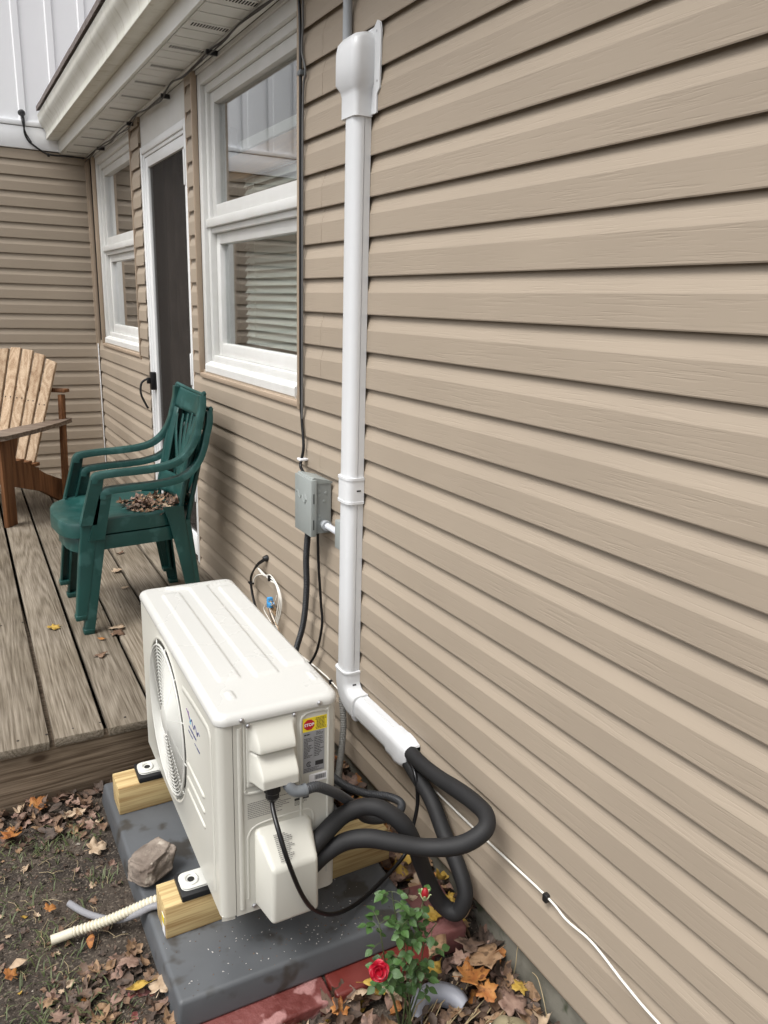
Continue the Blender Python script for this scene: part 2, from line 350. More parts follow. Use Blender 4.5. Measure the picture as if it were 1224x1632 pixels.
M_SOIL = mat('dark_soil', (.023, .017, .0125), .92, (.066, .050, .037), 9, bump=(55, 1.0, .012), col3=(.13, .105, .08), n3=150, detail=10)
M_GRASS = mat('short_grass', (.045, .068, .02), .6, (.11, .125, .05), 30)
M_STRAW = mat('dry_straw', (.33, .26, .15), .7)
M_YEL = mat('yellow_label', (.78, .62, .03), .45); M_RED = mat('stop_red', (.45, .012, .02), .45)
M_LAB = mat('silver_label', (.27, .275, .285), .35); M_INK = mat('black_ink', (.02, .02, .022), .6); M_PAPER = mat('white_label', (.78, .78, .8), .5)
M_INKG = mat('grey_ink', (.16, .155, .15), .6); M_BLU = mat('blue_ink', (.04, .045, .17), .5); M_PUR = mat('purple_ink', (.10, .03, .16), .5); M_CYA = mat('cyan_ink', (.16, .45, .60), .5)
M_WIRE = mat('white_wire', (.72, .70, .64), .4, (.78, .77, .72), 30); M_COPP = mat('brass_fitting', (.32, .22, .13), .4, metal=.7)
M_BLUEC = mat('blue_connector', (.06, .30, .62), .4); M_BLKP = mat('black_plastic', (.012, .012, .013), .4)
M_RLEAF = mat('rose_leaf', (.035, .085, .022), .42, (.065, .13, .035), 30, bump=(120, .4, .001), obj_rand=.25)
M_RSTEM = mat('rose_stem', (.07, .09, .035), .6); M_PETAL = mat('red_rose_petal', (.28, .001, .010), .42, (.40, .004, .022), 30)
M_SEPAL = mat('pale_sepal', (.36, .42, .22), .6); M_BUDR = mat('dark_red_bud', (.26, .004, .01), .5)
M_CAP = mat('tan_cloth', (.22, .185, .11), .9, (.28, .24, .15), 18, bump=(260, .4, .001)); M_CAPG = mat('green_band', (.04, .065, .03), .8)
M_GPL = mat('grey_plastic_sheet', (.25, .26, .30), .4, (.30, .31, .35), 10)
M_CLEAR = mat('clear_vinyl', (.34, .34, .36), .12, spec=.6); M_CLEAR.node_tree.nodes['Principled BSDF'].inputs['Transmission Weight'].default_value = .3; M_CLEAR.node_tree.nodes['Principled BSDF'].inputs['IOR'].default_value = 1.2
LEAFC = [((.20, .115, .06), (.31, .20, .115)), ((.11, .062, .038), (.19, .115, .07)), ((.27, .09, .02), (.36, .16, .04)), ((.34, .24, .155), (.48, .37, .26)),
         ((.075, .045, .030), (.125, .08, .055)), ((.36, .22, .03), (.44, .29, .06)), ((.18, .105, .078), (.28, .185, .14)), ((.05, .034, .025), (.085, .058, .043))]
M_LF = [mat('dry_leaf_%d' % i, a, .7, b, 40, bump=(90, .5, .002), col3=tuple(c * .55 for c in a), n3=55) for i, (a, b) in enumerate(LEAFC)]

# ------------------------------------------------------------------ ground
def gz(x, y):
    z = -.052 * sst(-.80, -.66, x) * (1 - sst(1.28, 1.36, y))
    z += -.03 * sst(-.2, -.05, x) * sst(1.34, 1.5, y)
    n = mnoise.noise(Vector((x * 7, y * 7, 0))) * .007 + mnoise.noise(Vector((x * 24, y * 24, 3))) * .0045 + mnoise.noise(Vector((x * 70, y * 70, 5))) * .0025
    return z + n - .004
gx = [-60, -20, -8, -4, -2.6, -2] + lin(-1.62, .06, 150) + [.5, 2, 8, 30, 60]
gy = [-60, -20, -8, -3, -1, 0, .4] + lin(.7, 2.42, 150) + [3, 4, 6, 9, 20, 60]
ground = mk('ground', field(gx, gy, lambda x, y: (x, y, gz(x, y) if (-1.7 < x < .1 and .6 < y < 2.5) else -.01)), M_SOIL, center=False, smooth=180)
tag(ground, kind='structure')

# ------------------------------------------------------------------ house
SP = .1016
house = thing('house', 'tan vinyl sided house wall with white windows, door and eave', 'house', (0, 3, 0))
Z0 = 1.525 + 6.73 * SP - 21 * SP            # lowest course
SOF = 2.468
def course_prof(z, top=None):
    h = SP
    P = [(-.0036, z + .018), (-.0150, z + .018), (-.0158, z + .001), (-.0168, z), (-.0178, z + .0025), (-.0172, z + .058), (-.0166, z + .0605), (-.0158, z + .0625), (-.0045, z + h - .001), (-.003, z + h + .022), (.001, z + h + .022), (.001, z + .018)]
    if top is not None: P = [(x, min(zz, top)) for x, zz in P]
    return P
main_wall = mk('wall', J(box(.003, .03, -2.5, 2.448, Z0, 2.75), box(.003, .03, 2.448, 3.585, Z0, 1.195), box(.003, .03, 2.448, 3.585, 2.44, 2.75), box(.003, .03, 3.585, 3.727, Z0, 2.75),
                     box(.003, .03, 3.727, 4.611, 2.46, 2.75), box(.003, .03, 3.727, 4.611, Z0, .225), box(.003, .03, 4.611, 4.828, Z0, 2.75), box(.003, .03, 4.828, 6.02, Z0, 1.195), box(.003, .03, 4.828, 6.02, 2.44, 2.75), box(.003, .03, 6.02, 6.22, Z0, 2.75)), M_BACK, house, smooth=0)
nco = int((SOF - Z0) / SP) + 1
for k in range(nco):
    z = Z0 + k * SP; zt = z + SP
    top = SOF - .002 if zt > SOF - .012 else None
    segs = [(-2.5, 2.444)] if (zt > 1.20 and z < 2.43) else ([(-2.5, 3.702)] if z > .1 else [(-2.5, 3.702)])
    if zt > 1.20 and z < 2.43: segs += [(3.588, 3.702), (4.618, 4.808)]
    elif z >= 2.43: segs = [(-2.5, 2.444), (3.588, 3.702), (4.618, 4.808)]
    else: segs += [(4.618, 6.195)]
    if z + SP < .2: segs = [s for s in segs if s[0] < 3]
    for a, b in segs:
        # panels lap end to end: two runs with a hairline step
        cuts = [a]
        if a < 0:
            j = 2.28 if (k // 2) % 2 == 0 else -.9
            cuts += [j]
        cuts += [b]
        for i in range(len(cuts) - 1):
            P = course_prof(z, top)
            if i == 1: P = [(x - .0007 if x < -.003 else x, zz) for x, zz in P]
            mk('siding_course', ext(P, 'y', cuts[i] - (.012 if i else 0), cuts[i + 1]), M_SIDE, main_wall, smooth=9)
mk('starter_strip', box(-.010, .003, -2.5, 2.3, Z0 - .012, Z0 - .0045), M_TRIM, main_wall)
mk('foundation', rbox(.006, .22, -2.5, 6.2, -.35, Z0 - .014, .006), M_CONC, house)
# return wall
YR = 6.22
ret = mk('return_wall', J(box(-3.2, .2, YR + .003, YR + .05, 0, 2.6), box(-3.2, .2, YR + .05, YR + .6, -.1, 5.6)), M_BACK, house, smooth=0)
for k in range(nco):
    z = Z0 + k * SP
    P = [(YR + x, zz) for x, zz in course_prof(z, 2.478)]
    mk('siding_course', ext(P, 'x', -3.2, -.032), M_SIDEX, ret, smooth=9)
mk('corner_channel', J(rbox(-.032, -.018, YR - .022, YR, .2, 2.47, .002), rbox(-.022, 0, 6.195, YR - .020, .2, 2.47, .002)), M_TRIM, house)
mk('corner_strip', rbox(-.027, -.0225, 6.17, 6.194, .2, 1.19, .001), M_ALU, house)
# white upper storey on the return wall
up = mk('upper_wall', box(-3.2, .9, YR - .014, YR + .0, 2.655, 5.6), M_BB, house, smooth=0)
mk('frieze_board', rbox(-3.2, -.012, YR - .030, YR - .002, 2.48, 2.618, .003), M_BB, house)
mk('trim_ledge', rbox(-3.2, -.012, YR - .036, YR - .0145, 2.622, 2.653, .003), M_BB, house)
for i in range(18):
    x = -3.15 + i * .208 + .01
    mk('batten', ext([(x, YR - .0145), (x + .008, YR - .024), (x + .045, YR - .024), (x + .053, YR - .0145)], 'z', 2.656, 5.55), M_BB, up, smooth=0)
# soffit
sof = mk('soffit', box(-.186, .03, -2.5, YR, SOF + .03, SOF + .05), M_DARK, house, smooth=0)
slots = [box(-.165 + i * .0105, -.1605 + i * .0105, .018, .052, -.0011, .001) for i in range(15)]
def plank(vent):
    g = ext([(.002, .0), (.006, -.0), (.0955, 0), (.0955, .012), (.002, .012)], 'x', -.185, 0.0)
    n1 = len(g[1]); gg = J(g, *slots) if vent else g
    return gg, [0] * n1 + [1] * (len(gg[1]) - n1)
pl = {}
for i in range(74):
    y = YR - .1 * (i + 1)
    v = i % 3 == 1
    if v not in pl:
        g, mi = plank(v); g = ([(p[0], p[1] + y, p[2] + SOF) for p in g[0]], g[1])
        pl[v] = mk('soffit_panel', g, [M_SOF, M_DARK], sof, smooth=0, mi=mi); base = pl[v]
        base['y'] = y
    else:
        o = dup(pl[v], sof, (pl[v].location.x, pl[v].location.y + y - pl[v]['y'], pl[v].location.z))
for o in pl.values(): del o['y']
mk('wall_channel', rbox(-.030, -.002, -2.5, YR - .03, SOF - .012, SOF - .001, .002), M_SOF, house)
mk('fascia', rbox(-.200, -.186, -2.5, YR - .032, SOF + .003, 2.72, .002), M_SOF, house)
GP = [(-.202, 2.70), (-.202, 2.549), (-.270, 2.545), (-.277, 2.549), (-.278, 2.560), (-.274, 2.568), (-.276, 2.590), (-.284, 2.612), (-.298, 2.632), (-.311, 2.648), (-.317, 2.666), (-.317, 2.684), (-.321, 2.689), (-.321, 2.698), (-.310, 2.700)]
GI = [(x + .0015 if i > 1 else x + .0, z + (.0015 if 1 < i < 4 else 0)) for i, (x, z) in enumerate(GP)]
gut = mk('gutter', ext(GP + [(-.308, 2.694), (-.313, 2.684), (-.313, 2.667), (-.308, 2.650), (-.29, 2.633), (-.28, 2.613), (-.272, 2.590), (-.27, 2.57), (-.27, 2.55), (-.206, 2.553), (-.206, 2.70)], 'y', -2.5, YR - .045), M_GUT, house, smooth=40)
mk('end_cap', ext(GP, 'y', YR - .0445, YR - .042), M_GUT, gut)
# roof
roof = mk('roof', ext([(-.30, 2.722), (-.30, 2.712), (1.4, 3.30), (1.4, 3.32)], 'y', -2.5, YR - .05), M_SHIN, house, smooth=0)
sh0 = None
for i in range(52):
    y = -2.5 + i * .166
    g = ext([(-.332, 2.706), (-.332, 2.734), (.05, 2.872), (.05, 2.844)], 'y', y, y + .16)
    if sh0 is None: sh0 = mk('shingle', g, M_SHIN, roof, smooth=0)
    else: dup(sh0, roof, sh0.location + Vector((0, i * .166, random.uniform(-.0015, .0025))))

def window(y0, y1, z0, z1, mull, blind):
    ym = (y0 + y1) / 2
    w = thing('window', None, None, (0, ym, z0)); w.parent = house; w.matrix_parent_inverse = WM[house.name].inverted()
    cw = .088
    # casing boards, brick-mould style: outer lip proud of an inner step
    def frame(a0, a1, b0, b1, wd, x0, x1, top_w=None):
        tw = top_w or wd
        return [rbox(x0, x1, a0, a0 + wd, b0, b1, .003), rbox(x0, x1, a1 - wd, a1, b0, b1, .003),
                rbox(x0, x1, a0 + wd, a1 - wd, b1 - tw, b1, .003), rbox(x0, x1, a0 + wd, a1 - wd, b0, b0 + wd, .003)]
    mk('casing', J(*frame(y0, y1, z0, z1, .045, .004, .07)), M_WHITE, w)
    mk('inner_casing', J(*frame(y0 + .0455, y1 - .0455, z0 + .0455, z1 - .0455, .032, .022, .08)), M_WHITE, w)
    yi0, yi1 = y0 + .078, y1 - .078
    mk('sill', J(bev(ext([(-.006, z0 + .002), (-.006, z0 + .036), (.045, z0 + .058), (.045, z0 + .002)], 'y', y0 + .0455, y1 - .0455), .003)), M_WHITE, w)
    for a, b, dx in ((mull + .03, z1 - .078, 0), (z0 + .078, mull - .03, .012)):
        g0, g1, h0, h1 = yi0, yi1, a, b
        sw = .047
        s = mk('sash', J(*[rbox(.036 + dx, .075 + dx, yi0, yi0 + sw, h0, h1, .003), rbox(.036 + dx, .075 + dx, yi1 - sw, yi1, h0, h1, .003),
                          rbox(.036 + dx, .075 + dx, yi0 + sw, yi1 - sw, h1 - .045, h1, .003), rbox(.036 + dx, .075 + dx, yi0 + sw, yi1 - sw, h0, h0 + .055, .003)]), M_WHITE, w)
        mk('pane', box(.058 + dx, .061 + dx, yi0 + sw - .004, yi1 - sw + .004, h0 + .05, h1 - .04), M_GLASS, w, smooth=0)
    mk('meeting_rail', J(rbox(.012, .07, y0 + .046, y1 - .046, mull - .006, mull + .0295, .004), rbox(.028, .08, yi0, yi1, mull - .0295, mull - .0065, .003)), M_WHITE, w)
    mk('head_casing', rbox(-.002, .03, y0, y1, z1 + .001, SOF - .013, .002), M_WHITE, w)
    # tan channel round the opening
    mk('channel', J(rbox(-.021, .004, y0 - .016, y0 - .0005, z0 - .03, z1 + .01, .002), rbox(-.021, .004, y1 + .0005, y1 + .016, z0 - .004, z1 + .01, .002),
                    rbox(-.021, .004, y0 - .0005, y1 + .0005, z0 - .024, z0 - .004, .003)), M_TRIM, w)
    return w
window(2.452, 3.583, 1.205, 2.438, 1.835, True)
window(4.832, 6.018, 1.205, 2.438, 1.835, False)
# room behind the windows and door, with a pine header
mk('room', J(box(2.2, 2.23, 1.5, 6.2, .2, 2.45), box(.09, 2.2, 1.5, 1.53, .2, 2.45), box(.09, 2.2, 6.15, 6.18, .2, 2.45), box(.09, 2.2, 1.53, 6.15, .19, .2), box(.09, 2.2, 1.53, 6.15, 2.45, 2.47),
             box(.09, .10, 1.53, 2.53, .2, 2.45), box(.09, .10, 3.5, 3.74, .2, 2.45), box(.09, .10, 4.52, 4.90, .2, 2.45), box(.09, .10, 2.58, 3.5, .2, 1.28), box(.09, .10, 4.93, 5.95, .2, 1.28), box(.09, .10, 2.58, 3.5, 2.38, 2.45)), M_ROOM, house, smooth=0)
mk('pine_header', rbox(.105, .16, 2.54, 3.5, 2.02, 2.115, .004), M_PINE, house)

# door
door = thing('door', None, None, (0, 4.2, .23)); door.parent = house; door.matrix_parent_inverse = WM[house.name].inverted()
dy0, dy1, dz0, dz1 = 3.728, 4.610, .228, 2.300
mk('header_panel', rbox(-.004, .02, dy0, dy1, dz1 + .002, SOF - .014, .002), M_WHITE, door)
mk('door_frame', J(rbox(-.012, .03, dy0, dy0 + .032, dz0, dz1, .003), rbox(-.012, .03, dy1 - .032, dy1, dz0, dz1, .003), rbox(-.012, .03, dy0 + .0325, dy1 - .0325, dz1 - .035, dz1, .003)), M_ALU, door)
mk('inner_frame', J(rbox(-.003, .03, dy0 + .0325, dy0 + .047, dz0, dz1 - .0355, .002), rbox(-.003, .03, dy1 - .047, dy1 - .0325, dz0, dz1 - .0355, .002), rbox(-.003, .03, dy0 + .0475, dy1 - .0475, dz1 - .052, dz1 - .0355, .002)), M_ALU, door)
mk('door_channel', J(rbox(-.0112, .003, 3.7125, 3.7272, dz0, SOF - .014, .002)), M_TRIM, door)
leaf = mk('door_leaf', J(rbox(.003, .03, dy0 + .0475, dy0 + .085, dz0 + .01, dz1 - .053, .004), rbox(.003, .03, dy1 - .092, dy1 - .0475, dz0 + .01, dz1 - .053, .004),
                  rbox(.003, .03, dy0 + .0855, dy1 - .0925, dz1 - .105, dz1 - .053, .004), rbox(.003, .03, dy0 + .0855, dy1 - .0925, dz0 + .01, dz0 + .12, .004)), M_ALU, door)
mk('pane', box(.016, .019, dy0 + .083, dy1 - .09, dz0 + .118, dz1 - .103), M_SCREEN, door, smooth=0)
for hz in (2.10, 1.20, .62): mk('hinge', rbox(-.018, -.0123, dy0 + .012, dy0 + .03, hz - .075, hz + .075, .002), M_ALU, door)
mk('curtain', J(*[tube([(.16 + .015 * (i % 2), 3.76 + i * .125, .3), (.16 + .015 * (i % 2), 3.76 + i * .125, 2.28)], .075, 14) for i in range(7)]), mat('dark_curtain', (.06, .048, .04), .9, (.12, .098, .082), 7), door)
hd = mk('door_handle', J(rbox(-.030, .002, dy1 - .082, dy1 - .05, 1.02, 1.12, .004), rbox(-.05, -.03, dy1 - .075, dy1 - .058, 1.055, 1.09, .004)), M_BLKP, door)
mk('pull', tube(spline([(-.04, dy1 - .066, 1.085), (-.078, dy1 - .064, 1.06), (-.085, dy1 - .064, 1.0), (-.06, dy1 - .066, .935), (-.048, dy1 - .066, .915)], 6), .006, 8), M_BLKP, door)

# window blind inside the near window
bl = thing('window_blind', 'white slatted blind hanging inside the large near window', 'blind', (.12, 3.0, 1.36))
sl0 = None
for i in range(25):
    z = 1.37 + i * .0305
    pr = [(.125, 0), (.137, .006), (.15, .008), (.163, .006), (.175, 0), (.175, -.0012), (.163, .0045), (.15, .0065), (.137, .0045), (.125, -.0012)]
    if sl0 is None:
        g = ext([(x, z + dz + (x - .15) * 1.0) for x, dz in pr], 'y', 2.55, 3.36); sl0 = mk('slat', g, M_BLIND, bl)
    else: dup(sl0, bl, sl0.location + Vector((0, random.uniform(-.004, .004), i * .0305)))
mk('head_rail', rbox(.125, .165, 2.55, 3.4, 2.13, 2.17, .003), M_BLIND, bl)
for y in (2.75, 3.22, 3.31): mk('cord', tube([(.118, y, 2.13), (.118, y, 1.6), (.116, y - .006, 1.36)], .0013, 5), M_WIRE, bl)

# ------------------------------------------------------------------ deck
deck = thing('deck', 'weathered grey wooden deck by the house door', 'deck', (-.9, 2.31, 0))
A = .02; DZ = .225
b0 = None
for i in range(20):
    xl = -.128 - i * .1565 + .02            # right edge at the front
    if b0 is None:
        b0 = mk('deck_board', bev(box(xl - .143, xl, 2.303, 6.27, DZ - .03, DZ), .004, 2), M_DECK, deck); base = b0.location.copy(); bx = base.x; b0.rotation_euler.z = -A; dx = A * (base.y - 2.3); b0.location.x = bx + dx
    else:
        dup(b0, deck, (bx + dx - i * .1565, base.y + random.uniform(-.006, .006), base.z + random.uniform(-.0015, .0015)), (random.uniform(-.0006, .0006), random.uniform(-.006, .006), -A + random.uniform(-.0006, .0006)))
xl0 = bx + dx + .1565
mk('deck_board', bev(box(-.088, -.004, 2.303, 6.2, DZ - .03, DZ - .001), .004, 2), M_DECK, deck)
mk('rim_board', rbox(-3.2, -.012, 2.322, 2.360, -.03, DZ - .032, .003), M_RIM, deck)
for xx in (-.42, -.88, -1.36, -2.0): mk('joist', box(xx - .02, xx + .02, 2.361, 6.2, -.02, DZ - .033), M_RIM, deck, smooth=0)
nails = []
for i in range(8):
    for yy in (2.345, 3.3, 4.3):
        for o_ in (.03, .11):
            x = -.088 - .1565 * i - o_ + .004 + A * (yy - 2.3)
            nails.append(lathe([(.0, .0016), (.0035, .0012), (.0042, 0)], 8, x, yy, DZ - .0006))
mk('nails', J(*nails), mat('rusty_nail', (.035, .028, .024), .6, metal=.4), deck)['kind'] = 'stuff'

# ------------------------------------------------------------------ air conditioner: local frame u across (towards the wall), v along, z up
AO = (-.644, 1.41, 0); AD, AL, AZ0, AZ1 = .274, .815, .192, .672
ac = thing('air_conditioner', 'cream outdoor heat pump unit with round fan grille on lumber blocks', 'air conditioner', AO, -.03)
def am(name, g, m, smooth=30, parent=None, **k): return mk(name, g, m, parent or ac, local=(parent is None), smooth=smooth, **k)
FC = (.487, .442); FR = .212
# front panel with its round opening
def front_panel():
    V, F = [], []; n = 96
    v0, v1, z0, z1 = .018, .803, AZ0 + .004, AZ1 - .002
    rings = [[] for _ in range(5)]
    angs = sorted([2 * math.pi * k / n for k in range(n)] + [math.atan2(cz - FC[1], cv - FC[0]) % (2 * math.pi) for cv in (v0, v1) for cz in (z0, z1)])
    for a in angs:
        c, s = math.cos(a), math.sin(a)
        t = min(((v1 - FC[0]) if c > 0 else (v0 - FC[0])) / c if abs(c) > 1e-6 else 9, ((z1 - FC[1]) if s > 0 else (z0 - FC[1])) / s if abs(s) > 1e-6 else 9)
        rings[0].append((0, FC[0] + c * t, FC[1] + s * t))
        rings[1].append((0, FC[0] + c * (FR + .010), FC[1] + s * (FR + .010)))
        rings[2].append((-.004, FC[0] + c * (FR + .005), FC[1] + s * (FR + .005)))
        rings[3].append((-.003, FC[0] + c * FR, FC[1] + s * FR))
        rings[4].append((.03, FC[0] + c * (FR - .004), FC[1] + s * (FR - .004)))
    g = loft(rings, cap=False)
    # wrapped corner strips at both ends
    def strip(vs):
        return ([(u, v, z) for z in (z0, z1) for u, v in vs], [(i, i + 1, len(vs) + i + 1, len(vs) + i) for i in range(len(vs) - 1)])
    near = strip([(0, .018), (.0008, .012), (.004, .006), (.010, .002), (.016, .0), (.0325, .0), (.0325, .012)])
    far = strip([(0, .803), (.004, .811), (.012, .815), (.0325, .815)])
    return J(g, near, far)
am('front_panel', front_panel(), M_AC, smooth=40)
am('corner_post', loft([[(.001, .006, z), (.012, .0035, z), (.030, .002, z), (.030, .012, z), (.012, .014, z), (.004, .016, z)] for z in (AZ0 - .006, AZ0 + .006)]), M_AC)
def ring_line(pts, r=.0022, hgt=.35): return tube(spline(pts, 5), r, 8, flat=(1, 1))
# raised border of the logo panel and three ribs
am('panel_border', J(tube(spline([(-.0004, .292, .622), (-.0004, .20, .630), (-.0004, .085, .634), (-.0004, .060, .628), (-.0004, .052, .60), (-.0004, .050, .45), (-.0004, .050, .24)], 6), .0085, 8, flat=(.32, 1), up=(1, 0, 0))), M_AC, smooth=60)
for zz in (.432, .392, .352):
    am('rib', tube([(-.0005, .285, zz), (-.0005, .28, zz), (-.0005, .125, zz), (-.0005, .12, zz)], lambda i, t: .0062 if 0 < i < 3 else .002, 8, up=(0, 0, 1), flat=(1, .5)), M_AC, smooth=60)
am('cabinet', J(box(.034, AD - .003, AL - .02, AL, AZ0, AZ1), box(AD - .02, AD, .016, AL - .02, AZ0, AZ1)), M_AC, smooth=0)
am('cabinet_floor', box(.012, AD - .004, .012, AL - .004, AZ0 - .004, AZ0 + .002), M_AC, smooth=0)
am('shroud', lathe([(FR - .006, .03), (FR - .008, .13)], 48, 0, FC[0], FC[1], 'x'), M_DARK)
# service panel on the near end, its right return rounded into the back
sp = [(.034, .0), (.252, .0), (.262, .0018), (.270, .0065), (.2735, .014), (.2735, .03), (.034, .03)]
am('service_panel', ext(sp, 'z', AZ0, AZ1), M_AC, smooth=40)
am('panel_ridge', J(tube(spline([(.048, -.0004, AZ0 + .014), (.048, -.0004, .40), (.048, -.0004, AZ1 - .012)], 4), .006, 8, flat=(1, .45), up=(1, 0, 0)),
                     tube(spline([(.187, -.0003, .40), (.187, -.0003, .56), (.187, -.0003, .64), (.194, -.0003, .655), (.206, -.0003, .660), (.236, -.0003, .660), (.247, -.0003, .655), (.252, -.0003, .640), (.252, -.0003, .40), (.252, -.0003, .235)], 5), .0035, 8, flat=(.5, 1), up=(0, 1, 0)),
                     tube(spline([(.062, -.0003, .23), (.062, -.0003, .36), (.064, -.0003, .392), (.080, -.0003, .412), (.12, -.0003, .418), (.195, -.0003, .419), (.212, -.0003, .412), (.217, -.0003, .395), (.217, -.0003, .36)], 5), .003, 8, flat=(.5, 1), up=(0, 1, 0)),
                     tube(spline([(.058, -.0003, .50), (.058, -.0003, .655), (.058, -.0003, .668)], 5), .0028, 8, flat=(.5, 1), up=(0, 1, 0)),
                     tube(spline([(.058, -.0003, .506), (.064, -.0003, .498), (.10, -.0003, .496), (.165, -.0003, .498)], 5), .004, 8, flat=(.5, 1), up=(0, 1, 0))), M_AC, smooth=60)
# wiring cover: two hoods
def hood(u, z):
    su = sst(.066, .084, u) * (1 - sst(.162, .174, u))
    up_ = .030 * sst(.664, .608, z) * sst(.598, .606, z)
    lo_ = (.014 + .034 * sst(.600, .548, z)) * sst(.604, .592, z) * sst(.523, .531, z)
    e = .003 * sst(.061, .0635, u) * (1 - sst(.1745, .177, u)) * sst(.512, .5145, z) * (1 - sst(.666, .6685, z))
    return (u, -(max(up_, lo_) * su + e) + .0005, z)
am('wiring_cover', field(lin(.061, .177, 58), lin(.512, .669, 90), hood), M_AC, smooth=50)
# valve cover
VC = ([(.078, 0, .205), (.206, 0, .205), (.206, 0, .405), (.078, 0, .405), (.088, -.083, .212), (.198, -.083, .214), (.196, -.083, .352), (.090, -.083, .350), (.196, -.012, .400), (.086, -.012, .400)],
      [(0, 1, 5, 4), (1, 2, 8, 6, 5), (2, 3, 9, 8), (9, 7, 6, 8), (3, 0, 4, 7, 9), (4, 5, 6, 7)])
vc = am('valve_cover', bev(VC, .010, 4, 12), M_AC, smooth=50)
# lid with pressed bands
def lid():
    hu, hv = AD / 2 + .004, AL / 2 + .005; cu, cv = AD / 2, AL / 2
    rings = []
    for dz, ins in ((0, 0), (.006, -.0005), (.012, .0008), (.017, .004), (.0205, .009), (.022, .016)):
        rings.append([(x, y, AZ1 + dz) for x, y in rpoly(2 * (hu - ins), 2 * (hv - ins), max(.028 - ins * .6, .012), 6, cu, cv)])
    return loft(rings, cap=False), rings[-1]
lg, last = lid()
def band(u, v):
    def rect(u0, u1, v0, v1, s=.007):
        return sst(u0 - s, u0, u) * (1 - sst(u1, u1 + s, u)) * sst(v0 - s, v0, v) * (1 - sst(v1, v1 + s, v))
    h = rect(.054, .096, .158, .735) + rect(.219, .262, .172, .735)
    fl = .04 * sst(.755, .79, v)
    h += rect(.137 - fl * 1.6, .184 + fl * 1.6, .148, .788)
    h += .9 * rect(.050, .060, .068, .098, .004) + .6 * rect(.250, .255, .078, .115, .004)
    return .0056 * min(h, 1)
# top skin: a fine grid clipped to the lid outline by radial clamping
us = lin(.012, AD - .012, 84); vs = lin(.011, AL - .011, 150)
def top_pt(u, v):
    r = .0184; cu = min(max(u, .012 + r), AD - .012 - r); cv = min(max(v, .011 + r), AL - .011 - r)
    dx, dy = u - cu, v - cv; L = math.hypot(dx, dy); h = band(u, v)
    if L > r: u, v = cu + dx * r / L, cv + dy * r / L
    return (u, v, AZ1 + .022 + h)
am('lid', J(lg, field(us, vs, top_pt)), M_ACTOP, smooth=60)
def screw(u, z, v=-.001, r=.0055): return lathe([(0, -.004), (r * .6, -.0036), (r, -.0015), (r, .001)], 14, u, v, z, 'y')
for u, z in ((.052, AZ1 + .008), (.228, AZ1 + .009)): am('screw', screw(u, z, -.006), M_STEEL)
for u, z in ((.067, .662), (.171, .664)): am('screw', screw(u, z, -.002), M_STEEL)
am('screw', screw(.074, .207), M_STEEL)
# labels on the service panel
def lab(name, u0, u1, z0, z1, m, t=.0006, p=None): return am(name, box(u0, u1, -t, -.0001, z0, z1), m, smooth=0)
def bars(u0, u1, z0, z1, rows, t, seed, h=.5, m=M_INK, ragged=.5, align='l'):
    rn = random.Random(seed); gs = []
    for i in range(rows):
        zc = z1 - (i + .5) * (z1 - z0) / rows; hh = (z1 - z0) / rows * h / 2
        e = u1 - rn.random() * ragged * (u1 - u0); s = u0
        if align == 'c': d_ = (u1 - e) / 2; s, e = u0 + d_, u1 - d_
        x = s
        while x < e - .001:
            w = min(rn.uniform(.0018, .0065), e - x)
            gs.append(box(x, x + w, -t - .0002, -t, zc - hh, zc + hh)); x += w + .0009
    return J(*gs)
lab('yellow_warning_label', .1905, .248, .6135, .6465, M_YEL)
oc = [(.2055 + .0133 * math.cos(R(22.5 + 45 * k)), .630 + .0133 * math.sin(R(22.5 + 45 * k))) for k in range(8)]
am('stop_sign', ext(oc, 'y', -.0010, -.0006), M_RED, smooth=0)
tg = text_geo('STOP', .0098); tx0 = [(p[0] + .2055, -.0012 - p[2], p[1] + .6298) for p in tg[0]]
am('stop_lettering', (tx0, tg[1]), M_PAPER, smooth=0)
am('warning_print', bars(.2205, .2460, .6155, .6445, 9, .0006, 3, .45, ragged=.25, align='c'), M_INK, smooth=0)
lab('rating_label', .192, .2425, .511, .6125, M_LAB)
am('rating_print', J(bars(.194, .214, .603, .609, 1, .0006, 5), bars(.222, .2415, .601, .610, 3, .0006, 6, .4), bars(.194, .2165, .548, .598, 14, .0006, 7, .42, ragged=.6), bars(.2185, .2415, .548, .598, 12, .0006, 8, .4, ragged=.6),
                     bars(.194, .2405, .5125, .523, 3, .0006, 9, .35), box(.2205, .2400, -.0009, -.0006, .5255, .5365), box(.2172, .2175, -.0009, -.0006, .546, .60),
                     tube([(.2055 + .0052 * math.cos(a), -.0008, .532 + .0058 * math.sin(a)) for a in lin(.6, 5.6, 14)], .0009, 5), box(.2035, .2045, -.0009, -.0006, .529, .5355), box(.2065, .2075, -.0009, -.0006, .5275, .5345)), M_INK, smooth=0)
lab('barcode_label', .206, .250, .484, .5045, M_PAPER)
rn = random.Random(4); gs = []; x = .2195
while x < .247: w = rn.choice((.0004, .0007, .0012)); gs.append(box(x, x + w, -.0009, -.0006, .489, .5005)); x += w + rn.choice((.0004, .0008, .001))
am('barcode_print', J(*gs), M_INK, smooth=0)
am('caution_print', J(box(.1712, .2055, -.0004, -.0001, .4705, .4765), box(.1712, .2055, -.0004, -.0001, .4475, .4535), bars(.1712, .2045, .4555, .4695, 4, .0001, 12, .35), bars(.1712, .2045, .4345, .4465, 4, .0001, 13, .35)), M_INK, smooth=0)
am('notice_print', bars(.063, .168, .433, .474, 9, .0001, 14, .36, ragged=.45), M_INKG, smooth=0)
# notice on the sloping face of the valve cover
vt = bars(.112, .158, -.031, .031, 15, 0, 15, .4, ragged=.45)
am('valve_cover_print', xf(vt, TR(0, -.0495, .3785, 0, R(-56))), M_INKG, smooth=0)
